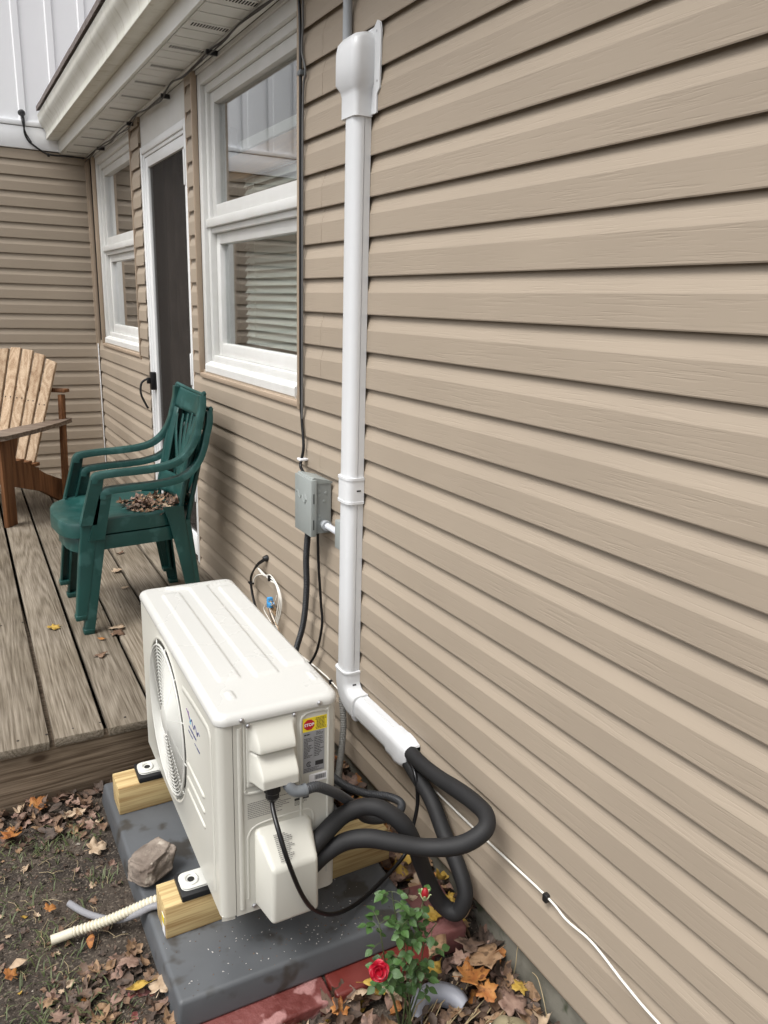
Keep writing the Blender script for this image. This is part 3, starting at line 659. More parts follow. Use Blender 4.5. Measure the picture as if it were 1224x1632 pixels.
# maker's mark on the logo panel: swoosh, triangle and script scribble
def onf(pts, r, m, name): return am(name, J(*[tube([(-.0006, v, z) for v, z in p], r, 6, flat=(1, 1)) for p in pts]), m, smooth=0)
onf([[(.262, .585), (.24, .578), (.228, .568)], [(.246, .586), (.236, .572)]], .0011, M_PUR, 'purple_swoosh')
am('cyan_triangle', ext([(.238, .562), (.222, .562), (.229, .577)], 'x', -.0008, -.0001), M_CYA, smooth=0)
onf([[(q.y, q.z) for q in spline([(0, .222 - .0095 * i + .003 * math.sin(i * 2.1), .571 + .0085 * math.sin(i * 1.9)) for i in range(9)], 5)]], .0009, M_BLU, 'script_mark')
am('small_print', J(*[box(-.0007, -.0001, a, b, z, z + h) for a, b, z, h in ((.232, .246, .545, .004), (.205, .228, .5445, .005), (.178, .202, .5435, .005), (.236, .252, .531, .003), (.212, .233, .530, .003), (.18, .195, .527, .0025), (.150, .176, .526, .004))]), M_BLU, smooth=0)
# fan guard and fan
gd = []
def gx(r): return -.004 - .007 * (1 - (r / FR) ** 2)
for i in range(18):
    r = .044 + i * (FR - .014 - .044) / 17
    gd.append(tube([(gx(r), FC[0] + r * math.cos(a), FC[1] + r * math.sin(a)) for a in [2 * math.pi * k / 64 for k in range(64)]], .0019 if i < 17 else .0034, 5, closed=True))
for k in range(12):
    a = 2 * math.pi * k / 12 + .1
    gd.append(tube([(gx(r) + .0008, FC[0] + r * math.cos(a), FC[1] + r * math.sin(a)) for r in lin(.038, FR - .001, 8)], .002, 5))
guard = am('fan_guard', J(*gd), M_ACW, smooth=180)
am('guard_hub', lathe([(0, gx(0) - .003), (.028, gx(0) - .002), (.039, gx(0) + .001), (.041, gx(.04) + .004), (.039, gx(.04) + .006)], 40, 0, FC[0], FC[1], 'x'), M_ACW)
am('fan_hub', lathe([(0, .03), (.045, .03), (.052, .045), (.052, .10)], 32, 0, FC[0], FC[1], 'x'), M_ACW)
for b_ in range(3):
    V = []; a0 = b_ * 2 * math.pi / 3 + .5
    g = field(lin(0, 1, 14), lin(.05, FR - .014, 8), lambda s_, r: (.030 + .055 * s_ + .004 * math.sin(s_ * 3), FC[0] + r * math.cos(a0 + (s_ - .5) * 1.2), FC[1] + r * math.sin(a0 + (s_ - .5) * 1.2)))
    am('fan_blade', g, M_FANB, smooth=180)
# feet
for v in (.135, .655):
    for s_ in (0, 1):
        u0, u1 = (-.052, .03) if s_ == 0 else (AD - .02, AD + .04)
        am('rubber_mount', rbox(u0 - .006 if s_ == 0 else u0, u1 if s_ == 0 else u1 + .006, v - .001, v + .083, .1557, .172, .003), M_RUB)
        ft = J(bev(ext([(p[0], p[1]) for p in rpoly(u1 - u0, .058, .016, 4, (u0 + u1) / 2, v + .043)], 'z', .1725, .1775), .001, 1),
               *[tube([((u0 + (.026 if s_ == 0 else .034)) + .0185 * math.cos(a) * .8, v + .043 + .0185 * math.sin(a), .1785) for a in [2 * math.pi * k / 20 for k in range(20)]], .0035, 6, closed=True)])
        fo = am('mounting_foot', ft, M_ACW, smooth=40)
        am('bolt_slot', lathe([(.0085, 0), (.0085, .0012), (0, .0012)], 14, u0 + (.026 if s_ == 0 else .034), v + .043, .1776), M_DARK)
# cable gland and grey elbow under the wiring cover
am('cable_gland', lathe([(.016, .030), (.0185, .026), (.0185, .010), (.0155, .006), (.0155, -.004), (.011, -.012), (.008, -.016)], 10, .110, -.027, .5), M_BLKP, smooth=20)
am('terminal_plate', box(.125, .157, -.030, -.004, .519, .522), M_STEEL, smooth=0)

# ------------------------------------------------------------------ under the unit
pad = mk('equipment_pad', bev(([(-.768, 1.352, -.002), (-.160, 1.335, -.002), (-.140, 2.245, -.002), (-.765, 2.262, -.002), (-.758, 1.362, .068), (-.170, 1.345, .068), (-.150, 2.235, .068), (-.755, 2.252, .068)], box(0, 1, 0, 1, 0, 1)[1]), .010, 4), M_PAD, smooth=40)
tag(pad, 'grey plastic equipment pad under the heat pump', 'equipment pad')
for (y, x0, x1, lb) in ((1.547, -.738, -.135, 'yellow treated lumber block under the near foot of the heat pump'), (2.066, -.742, -.15, 'yellow treated lumber block under the far foot beside the deck')):
    o = mk('lumber_block', rbox(x0, x1, y, y + .088, .0685, .1555, .003, 2), M_LUM, smooth=40); tag(o, lb, 'lumber block', 'lumber blocks under the heat pump')
tagp = mk('price_tag', J(box(-.7397, -.7388, 1.552, 1.575, .074, .128)), M_PAPER, smooth=0); tag(tagp, 'small yellow and white tag stapled on the end of near lumber block', 'tag')
mk('yellow_patch', box(-.7402, -.7398, 1.552, 1.574, .104, .126), M_YEL, tagp, smooth=0)
# grit and crumbs scattered over the near end of the pad
_rg = random.Random(77); _gs = []; _mi = []
for _ in range(260):
    x = -.46 + _rg.gauss(0, .14); y = 1.36 + abs(_rg.gauss(.05, .09))
    if not (-.75 < x < -.19 and 1.36 < y < 1.56): continue
    q = _rg.uniform(.0007, .0024); th = _rg.uniform(0, 6.28)
    _gs.append(xf(([(q * 1.4, 0, 0), (-q, q * .8, 0), (-q, -q * .7, 0), (0, 0, q * .8)], [(0, 1, 3), (1, 2, 3), (2, 0, 3), (0, 2, 1)]), TR(x, y, .0684, th))); _mi += [_rg.choice((0, 0, 1, 2))] * 4
_gr = mk('pad_grit', J(*_gs), [mat('white_grit', (.5, .48, .45), .8), M_LF[4], M_LF[1]], pad, smooth=0, mi=_mi); tag(_gr, kind='stuff')
# rock
bm = bmesh.new(); bmesh.ops.create_icosphere(bm, subdivisions=5, radius=1)
for v in bm.verts:
    p = v.co.copy(); q = p.copy()
    q = Vector((math.copysign(abs(p.x) ** .5, p.x), math.copysign(abs(p.y) ** .5, p.y), math.copysign(abs(p.z) ** .5, p.z)))
    n = mnoise.noise(p * 1.3 + Vector((4, 1, 2))) * .22 + mnoise.noise(p * 4.1) * .09 + mnoise.noise(p * 11) * .035 + mnoise.noise(p * 26) * .014
    q *= .72 * (1 + n); v.co = Vector((q.x * .072, q.y * .064, q.z * .046 + q.x * .014))
bm.verts.index_update(); rg = ([tuple(v.co) for v in bm.verts], [tuple(v.index for v in f.verts) for f in bm.faces]); bm.free()
rock = mk('rock', xf(rg, TR(-.716, 1.778, .110, R(28), R(-6), R(8))), M_ROCK, smooth=180); tag(rock, 'rough grey brown rock on the pad corner by lumber block', 'rock')
# hoses
dh = thing('drain_hose', 'cream corrugated drain hose lying on the soil', 'hose', (-.86, 1.71, 0))
DP = [(-.62, 1.655, .085), (-.70, 1.664, .083), (-.742, 1.670, .082), (-.79, 1.684, .064), (-.84, 1.700, .044), (-.885, 1.715, .030), (-.925, 1.724, .023)]
mk('hose', corr(DP, .0112, .0088, .0017, 12), M_CREAM, dh, smooth=60)
mk('cuff', tube([(-.923, 1.7237, .023), (-.950, 1.7265, .019), (-.972, 1.728, .017)], .0118, 14), M_CREAM, dh)
mk('opening', lathe([(.0095, 0), (0, .0006)], 14, -.9724, 1.728, .0168, 'x'), M_DARK, dh)
vt_ = mk('clear_tube', tube(spline([(-.62, 1.632, .082), (-.70, 1.640, .0805), (-.745, 1.6535, .080), (-.78, 1.667, .062), (-.815, 1.700, .034), (-.85, 1.737, .022), (-.886, 1.783, .017), (-.916, 1.836, .016)], 8), .0085, 12), M_CLEAR, smooth=60)
tag(vt_, 'clear vinyl tube curling over the soil beside the cream hose', 'tube')

# ------------------------------------------------------------------ painted edging bricks
def brick(x, y, z, rz, w, dpt, h, m, lb, rx=0):
    g = rbox(-w / 2, w / 2, -dpt / 2, dpt / 2, -h, 0, .007, 3)
    g = ([(p[0] + .004 * mnoise.noise(Vector(p) * 30), p[1] + .004 * mnoise.noise(Vector(p) * 30 + Vector((5, 0, 0))), p[2] + .003 * mnoise.noise(Vector(p) * 25 + Vector((0, 7, 0)))) for p in g[0]], g[1])
    o = mk('edging_brick', xf(g, TR(x, y, z, rz, rx)), m, smooth=40); return tag(o, lb, 'brick', 'painted edging bricks round the pad')
brick(-.585, 1.338, -.001, R(-1.5), .315, .115, .075, M_BRICK, 'red brick with peeling paint under the near pad corner')
brick(-.288, 1.332, -.002, R(-.5), .268, .11, .075, M_BRICKP, 'smooth dark red brick under the pad behind the rose')
brick(-.098, 1.385, .026, R(-8), .112, .175, .075, M_BRICKD, 'dusty red brick by the foundation under the looping pipe')
brick(-.80, 1.412, -.004, R(84), .20, .10, .06, M_BRICK, 'red brick half buried in leaves left of the pad')

# ------------------------------------------------------------------ line-set cover (white duct)
duct = thing('line_set_cover', 'white plastic duct running down the siding to the heat pump', 'duct', (-.03, 2.0, .30))
DY0, DY1, DX0, DX1 = 1.962, 2.033, -.066, -.0185
def dprof(e=0): # (x,y) outline with rounded front edges, e = outset
    y0, y1, x0, x1 = DY0 - e, DY1 + e, DX0 - e, DX1
    r = .021; out = [(x1, y0)]
    out += [(x0 + r - r * math.sin(R(a)), y0 + r - r * math.cos(R(a))) for a in (0, 22, 45, 68, 90)]
    out += [(x0 + r - r * math.cos(R(a)), y1 - r + r * math.sin(R(a))) for a in (0, 22, 45, 68, 90)]
    out += [(x1, y1)]; return out
def dprof_seam():
    P = dprof()
    xm = (DX0 + DX1) / 2 + .004
    return [P[0], (xm + .0012, DY0), (xm + .0010, DY0 + .0016), (xm - .0010, DY0 + .0016), (xm - .0012, DY0 - .0012)] + [(x, y - .0012) if y < DY0 + .006 else (x, y) for x, y in P[1:]]
mk('vertical_duct', ext(dprof_seam(), 'z', .40, 2.01), M_DUCT, duct, smooth=40)
cp = mk('coupling', J(ext(dprof(.0045), 'z', .962, 1.032)), M_DUCT, duct, smooth=40)
for z_ in (.958, 1.0285): mk('coupling_lip', ext(dprof(.0062), 'z', z_, z_ + .0075), M_DUCT, duct, smooth=40)
mk('coupling_notch', box(-.0425, -.0295, DY0 - .0055, DY0 - .0047, .996, 1.000), M_DARK, duct, smooth=0)
# elbow: sweep the same outline through a quarter bend in the wall plane
HZ0, HZ1 = .288, .359
def bend(e):
    rings = []; P = dprof(e); cy, cz = DY0 - .028, HZ1 + .028   # centre of the bend
    for a in [0, 10, 20, 30, 40, 50, 60, 70, 80, 90]:
        ring = []
        for x, y in P:
            rad = y - cy
            ring.append((x, cy + rad * math.cos(R(a)), cz - rad * math.sin(R(a))))
        rings.append(ring)
    top = [(x, y, cz + .03) for x, y in P]; end = [(x, cy - .03, cz - (y - cy)) for x, y in P]
    return loft([top] + rings + [end])
mk('elbow', bend(.0045), M_DUCT, duct, smooth=35)
def lip(z): return ext(dprof(.0066), 'z', z, z + .006)
mk('elbow_lip', lip(.4135), M_DUCT, duct, smooth=40)
mk('elbow_lip', J(xf(loft([[(x, -.003, y) for x, y in dprof(.0066)], [(x, .003, y) for x, y in dprof(.0066)]]), Matrix(((1, 0, 0, 0), (0, 1, 0, 1.905), (0, 0, -1, HZ1 + DY0), (0, 0, 0, 1))))), M_DUCT, duct, smooth=40)
mk('elbow_notch', box(-.045, -.033, DY0 - .0083, DY0 - .0046, .375, .379), M_DARK, duct, smooth=0)
hp = [(x, HZ1 + DY0 - y) for x, y in dprof_seam()]
mk('horizontal_duct', ext(hp, 'y', 1.67, 1.93), M_DUCT, duct, smooth=40)
def epro(e, dz=0, sx=1): return [((x + .012) * sx - .012, z + dz) for x, z in [(x, HZ1 + DY0 - y) for x, y in dprof(e)]]
er = [[(x, 1.702, z) for x, z in epro(.004)], [(x, 1.668, z) for x, z in epro(.004)], [(x, 1.651, z) for x, z in epro(.007)], [(x, 1.622, z) for x, z in epro(.004)], [(x, 1.600, z) for x, z in epro(-.003)], [(x, 1.598, z) for x, z in epro(-.008)], [(x, 1.64, z) for x, z in epro(-.008)]]
mk('end_fitting', loft(er), M_DUCT, duct, smooth=40)
# wall inlet cap
def cring(z, y0, y1, x0, r):
    out = [(-.0185, y0, z)]
    out += [(x0 + r - r * math.sin(R(a)), y0 + r - r * math.cos(R(a)), z) for a in (0, 22, 45, 68, 90)]
    out += [(x0 + r - r * math.cos(R(a)), y1 - r + r * math.sin(R(a)), z) for a in (0, 22, 45, 68, 90)]
    return out + [(-.0185, y1, z)]
mk('inlet_cap', loft([cring(1.996, 1.957, 2.047, -.069, .014), cring(2.048, 1.957, 2.047, -.069, .014), cring(2.062, 1.953, 2.053, -.072, .018), cring(2.078, 1.944, 2.066, -.082, .024), cring(2.15, 1.944, 2.066, -.082, .024), cring(2.172, 1.946, 2.064, -.078, .024), cring(2.186, 1.952, 2.058, -.066, .022), cring(2.193, 1.964, 2.046, -.048, .016)]), M_DUCT, duct, smooth=45)
mk('cap_flange', bev(ext([(1.930, 2.002), (1.930, 2.045), (1.916, 2.058), (1.914, 2.185), (1.920, 2.205), (1.934, 2.213), (1.950, 2.200), (2.06, 2.198), (2.085, 2.185), (2.085, 2.05), (2.07, 2.002)], 'x', -.0225, -.0188), .001, 1), M_DUCT, duct, smooth=40)
for y, z in ((1.929, 2.075), (1.936, 2.19)): mk('screw', lathe([(0, -.002), (.0028, -.0015), (.0035, .001)], 10, -.0217, y, z, 'x'), M_STEEL, duct)
# grey riser pipe above the cap
rp = mk('riser_pipe', tube([(-.032, 2.083, 2.14), (-.032, 2.083, 2.455)], .0125, 16), M_PIPEG); tag(rp, 'grey conduit pipe rising from the white duct cap to the eave', 'pipe')

# ------------------------------------------------------------------ insulated refrigerant lines
LA = [(-.040, 1.70, .334), (-.041, 1.63, .335), (-.050, 1.545, .341), (-.056, 1.45, .356), (-.060, 1.36, .376), (-.062, 1.285, .388), (-.072, 1.225, .394), (-.100, 1.195, .383), (-.150, 1.212, .352), (-.210, 1.259, .334), (-.270, 1.300, .340), (-.320, 1.335, .345), (-.365, 1.362, .334), (-.410, 1.372, .312), (-.455, 1.368, .290), (-.50, 1.362, .28)]
LB = [(-.040, 1.70, .309), (-.043, 1.63, .307), (-.050, 1.56, .294), (-.054, 1.476, .268), (-.057, 1.406, .214), (-.060, 1.335, .168), (-.070, 1.287, .128), (-.092, 1.290, .082), (-.120, 1.322, .100), (-.160, 1.330, .188), (-.200, 1.322, .288), (-.230, 1.332, .352), (-.270, 1.360, .388), (-.310, 1.385, .392), (-.360, 1.392, .380), (-.415, 1.378, .358), (-.460, 1.368, .335), (-.50, 1.365, .33)]
for P, lb in ((LA, 'black foam insulated pipe in a wide level loop to the heat pump'), (LB, 'black foam insulated pipe looping down to the red brick and up again')):
    o = mk('refrigerant_line', tube(spline(P, 8), lambda i, t: .0204 + .0005 * math.sin(i * .23), 18), M_FOAM, smooth=60); tag(o, lb, 'insulated pipe', 'black insulated pipes at the heat pump')
ca_ = mk('control_cable', tube(spline([(-.534, 1.385, .49), (-.541, 1.360, .475), (-.543, 1.320, .445), (-.532, 1.296, .385), (-.499, 1.302, .288), (-.455, 1.330, .208), (-.386, 1.370, .136), (-.293, 1.420, .094), (-.182, 1.470, .095), (-.112, 1.500, .115), (-.086, 1.512, .174), (-.068, 1.522, .238), (-.068, 1.534, .300), (-.060, 1.57, .322), (-.052, 1.63, .318)], 8), .0052, 10), M_CABLE, smooth=60)
tag(ca_, 'thin black cable drooping from the unit gland to the white duct end', 'cable')
wc = thing('flexible_conduit', 'grey ribbed conduit from the unit looping back behind it to the disconnect box', 'conduit', (-.2, 1.6, .1))
mk('fitting', tube(spline([(-.506, 1.372, .535), (-.503, 1.362, .522), (-.493, 1.355, .511), (-.478, 1.352, .508), (-.470, 1.352, .508)], 6), .0130, 14), M_GFIT, wc, smooth=60)
mk('collar', tube([(-.474, 1.352, .508), (-.468, 1.352, .508)], .0145, 14), M_GFIT, wc)
WP = [(-.470, 1.352, .508), (-.440, 1.358, .503), (-.400, 1.375, .470), (-.362, 1.400, .430), (-.300, 1.45, .352), (-.238, 1.50, .262), (-.16, 1.54, .208), (-.095, 1.57, .19), (-.07, 1.605, .187), (-.085, 1.65, .183), (-.13, 1.71, .172), (-.165, 1.79, .168), (-.17, 1.88, .17), (-.13, 2.05, .20), (-.09, 2.22, .25), (-.10, 2.34, .23)]
mk('hose', corr(WP, .0112, .0056, .0007, 12), M_GCON, wc, smooth=60)

# ------------------------------------------------------------------ disconnect box
db = thing('disconnect_box', 'grey metal electrical disconnect box on the siding', 'electrical box', (-.05, 2.23, .81))
mk('body', bev(box(-.074, -.020, 2.174, 2.288, .812, .978), .002, 1), M_BOXD, db)
mk('top_flange', bev(ext([(-.086, .992), (-.082, .996), (-.019, .980), (-.019, .976), (-.086, .978)], 'y', 2.172, 2.290), .001, 1), M_BOXG, db)
mk('cover', bev(box(-.094, -.0745, 2.166, 2.296, .806, .990), .002, 2), M_BOXG, db)
mk('cover_mark', J(tube(spline([(-.0945, 2.282 - i * .0095, .930 - i * .002 + .009 * math.sin(i * 1.7)) for i in range(9)], 4), .0011, 6), tube([(-.0945, 2.216, .937), (-.0945, 2.200, .921), (-.0945, 2.214, .905)], .0012, 6)), M_BOXG, db)
for z0 in (.93, .845): mk('slot', box(-.0865, -.0835, 2.1652, 2.1664, z0 - .016, z0 + .016), M_DARK, db, smooth=0)
for x, z in ((-.062, .952), (-.062, .938), (-.040, .945), (-.045, .918), (-.062, .872), (-.062, .86)): mk('knockout', lathe([(0, -.0012), (.0042, -.001), (.005, .0006)], 12, x, 2.1738, z, 'y'), M_BOXG, db)
mk('connector', lathe([(.0165, -.0165), (.0165, -.003), (.014, 0), (.014, .01)], 16, -.045, 2.166, .842, 'y'), M_PIPEG, db)
sb = thing('splice_box', 'small grey box half hidden behind the white duct with pale pipe stub', 'electrical box', (-.04, 2.08, .79))
mk('body', rbox(-.056, -.018, 2.038, 2.074, .795, .885, .003), M_BOXG, sb)
mk('stub_pipe', tube([(-.044, 2.15, .842), (-.040, 2.074, .838)], .0105, 16), M_PIPEW, sb)
# cables on the wall
def cable(pts, r, m, lb, cat='cable', name='cable', per=8, n=8):
    o = mk(name, tube(spline(pts, per), r, n), m, smooth=60); return tag(o, lb, cat)
c1 = thing('cable_bundle', 'black cables running down beside the near window to the grey box', 'cable', (-.02, 2.41, 1.0))
mk('thick_cable', tube(spline([(-.028, 2.433, 2.45), (-.026, 2.415, 2.36), (-.027, 2.407, 2.2), (-.026, 2.409, 2.0), (-.026, 2.408, 1.7), (-.026, 2.407, 1.4), (-.026, 2.401, 1.18), (-.03, 2.373, 1.06), (-.04, 2.375, 1.0), (-.045, 2.35, .985), (-.05, 2.30, .975), (-.05, 2.26, .972)], 8), .0052, 8), M_CABLE, c1, smooth=60)
mk('thin_cable', tube(spline([(-.026, 2.393, 2.45), (-.025, 2.393, 2.33), (-.026, 2.398, 2.25), (-.026, 2.373, 2.19), (-.026, 2.391, 2.1), (-.026, 2.393, 1.6), (-.026, 2.393, 1.15)], 8), .0035, 8), mat('grey_cable', (.12, .12, .12), .5), c1, smooth=60)
mk('clamp', rbox(-.036, -.018, 2.390, 2.415, 2.185, 2.20, .003), M_GFIT, c1)
mk('white_clip', rbox(-.048, -.018, 2.36, 2.388, 1.012, 1.020, .002), M_PAPER, c1)
dc = mk('power_conduit', corr([(-.06, 2.262, .81), (-.058, 2.285, .70), (-.05, 2.30, .58), (-.055, 2.315, .45), (-.075, 2.335, .34), (-.10, 2.34, .22)], .0102, .0062, .0011, 12), M_DCON, smooth=60); tag(dc, 'dark ribbed conduit hanging below the grey disconnect box', 'conduit')
cable([(-.055, 2.20, .81), (-.045, 2.215, .70), (-.03, 2.225, .55), (-.03, 2.215, .48), (-.035, 2.24, .38), (-.045, 2.275, .315), (-.06, 2.31, .27)], .0048, M_CABLE, 'thin black cable beside the dark ribbed conduit below the grey box')
# coil of spare wires with a blue connector
wb = thing('wire_coil', 'loose coil of black and white wires with blue connector on siding', 'wires', (-.03, 2.68, .33))
mk('grommet', lathe([(0, -.018), (.009, -.016), (.013, -.006), (.014, .002)], 14, -.019, 2.755, .548, 'x'), M_BLKP, wb)
mk('black_wire', tube(spline([(-.03, 2.757, .545), (-.04, 2.80, .515), (-.04, 2.865, .455), (-.04, 2.885, .41), (-.04, 2.86, .35), (-.04, 2.81, .30), (-.04, 2.75, .25), (-.04, 2.68, .22)], 8), .0042, 8), M_CABLE, wb, smooth=60)
mk('black_wire', tube(spline([(-.032, 2.75, .542), (-.046, 2.79, .51), (-.047, 2.86, .45), (-.047, 2.87, .40), (-.048, 2.83, .335), (-.048, 2.79, .295)], 8), .0035, 8), M_CABLE, wb, smooth=60)
for q, dy in enumerate((0, .012, -.01)):
    mk('white_wire', tube(spline([(-.03, 2.76, .54), (-.042, 2.80, .505), (-.042, 2.74 + dy, .492 + dy * .4), (-.04, 2.665, .50 - dy), (-.04, 2.60 + dy, .49), (-.04, 2.565 + dy, .45), (-.04, 2.575 + dy * 1.5, .40), (-.04, 2.60 + dy, .345), (-.042, 2.62 + dy, .30)], 8), .0026, 7), M_WIRE, wb, smooth=60)
mk('white_wire', tube(spline([(-.04, 2.665, .498), (-.042, 2.75, .485), (-.043, 2.82, .455), (-.043, 2.85, .42)], 8), .0026, 7), M_WIRE, wb, smooth=60)
rw_ = random.Random(3)
for q in range(5):
    y = 2.70 - .02 * q; mk('thin_wire', tube(spline([(-.04, 2.60 + .02 * q, .45 - .02 * q), (-.05, 2.63 + rw_.uniform(-.03, .03), .41), (-.045, 2.68 + rw_.uniform(-.03, .03), .385 + rw_.uniform(-.02, .02)), (-.05, y + rw_.uniform(-.02, .04), .35 + rw_.uniform(-.02, .02)), (-.042, y - .05, .31), (-.045, y - .02 + rw_.uniform(-.03, .03), .26)], 7), .0014, 6), (M_WIRE, M_COPP, M_CABLE, M_WIRE, M_COPP)[q], wb, smooth=60)
mk('tie', J(rbox(-.05, -.033, 2.66, 2.669, .487, .509, .001), rbox(-.052, -.034, 2.864, 2.89, .405, .412, .001)), M_BLKP, wb)
mk('connector', J(rbox(-.05, -.028, 2.668, 2.686, .372, .415, .004), rbox(-.055, -.03, 2.64, 2.667, .385, .402, .003)), M_BLUEC, wb)
mk('brass_plug', J(*[tube([(-.04, 2.665, .392 + d_), (-.038, 2.615, .372 + d_)], .0035, 8) for d_ in (-.012, 0, .012)]), M_COPP, wb)
# white bell wire along the bottom of the wall
ww = thing('bell_wire', 'thin white wire sagging along the lower siding with a black clip', 'wire', (-.02, 1.2, .27))
mk('wire', tube(spline([(-.024, 2.62, .26), (-.023, 2.45, .276), (-.022, 2.314, .287), (-.022, 2.21, .293), (-.022, 2.145, .291), (-.022, 1.8, .268), (-.022, 1.489, .269), (-.0235, 1.281, .2745), (-.022, 1.063, .280), (-.026, .99, .276), (-.022, .918, .277), (-.026, .82, .262), (-.022, .734, .246), (-.022, .5, .24), (-.022, .2, .24)], 10), .0028, 8), M_WIRE, ww, smooth=60)
mk('clip', rbox(-.030, -.016, 1.052, 1.066, .268, .288, .003), M_BLKP, ww)
mk('clip', rbox(-.030, -.016, 2.150, 2.162, .284, .298, .003), M_BLKP, ww)
rh = mk('grey_hose', corr([(-.045, 2.03, .30), (-.055, 1.995, .235), (-.08, 1.953, .175), (-.12, 1.893, .13), (-.15, 1.84, .10)], .010, .0055, .0012, 12), mat('grey_hose', (.22, .215, .2), .5), smooth=60); tag(rh, 'grey ribbed hose hanging under the white duct elbow', 'hose')
# cable under the eave and the drop at the far corner
ec = thing('eave_cable', 'black cable clipped along the eave above the windows and door', 'cable', (-.03, 4.2, 2.45))
rn = random.Random(5); ep = [(-.036 + rn.uniform(-.006, .004), 6.15 - i * .18, SOF - .022 + rn.uniform(-.012, .006)) for i in range(21)]
mk('cable', tube(spline(ep, 6), .0036, 8), M_CABLE, ec, smooth=60)
mk('second_cable', tube(spline([(x + rn.uniform(-.006, .006), y, z - .006 + rn.uniform(-.016, .006)) for x, y, z in ep], 6), .003, 8), M_CABLE, ec, smooth=60)
for i in (3, 8, 12, 16): mk('clip', rbox(ep[i][0] - .01, -.004, ep[i][1] - .007, ep[i][1] + .007, ep[i][2] - .013, ep[i][2] + .006, .002), M_BLKP, ec)
fc = thing('corner_cable', 'black cable dropping from a round boot on the white upper wall', 'cable', (-.3, 6.17, 2.46))
mk('boot', lathe([(0, -.03), (.012, -.027), (.020, -.015), (.024, 0)], 16, -.415, YR - .016, 2.700, 'y'), M_BLKP, fc)
mk('cable', tube(spline([(-.415, YR - .045, 2.695), (-.408, YR - .05, 2.65), (-.41, YR - .045, 2.58), (-.39, YR - .04, 2.53), (-.352, YR - .04, 2.50), (-.30, YR - .04, 2.468), (-.25, YR - .04, 2.455), (-.134, YR - .04, 2.458), (-.04, 6.15, 2.452)], 8), .006, 8), M_CABLE, fc, smooth=60)
mk('cable_tail', tube(spline([(-.419, YR - .045, 2.69), (-.418, YR - .05, 2.64), (-.402, YR - .045, 2.575), (-.37, YR - .042, 2.52)], 8), .004, 8), M_CABLE, fc, smooth=60)
mk('knot', lathe([(0, -.012), (.012, -.006), (.012, .006), (0, .012)], 10, -.27, YR - .045, 2.452, 'x'), M_BLKP, fc)

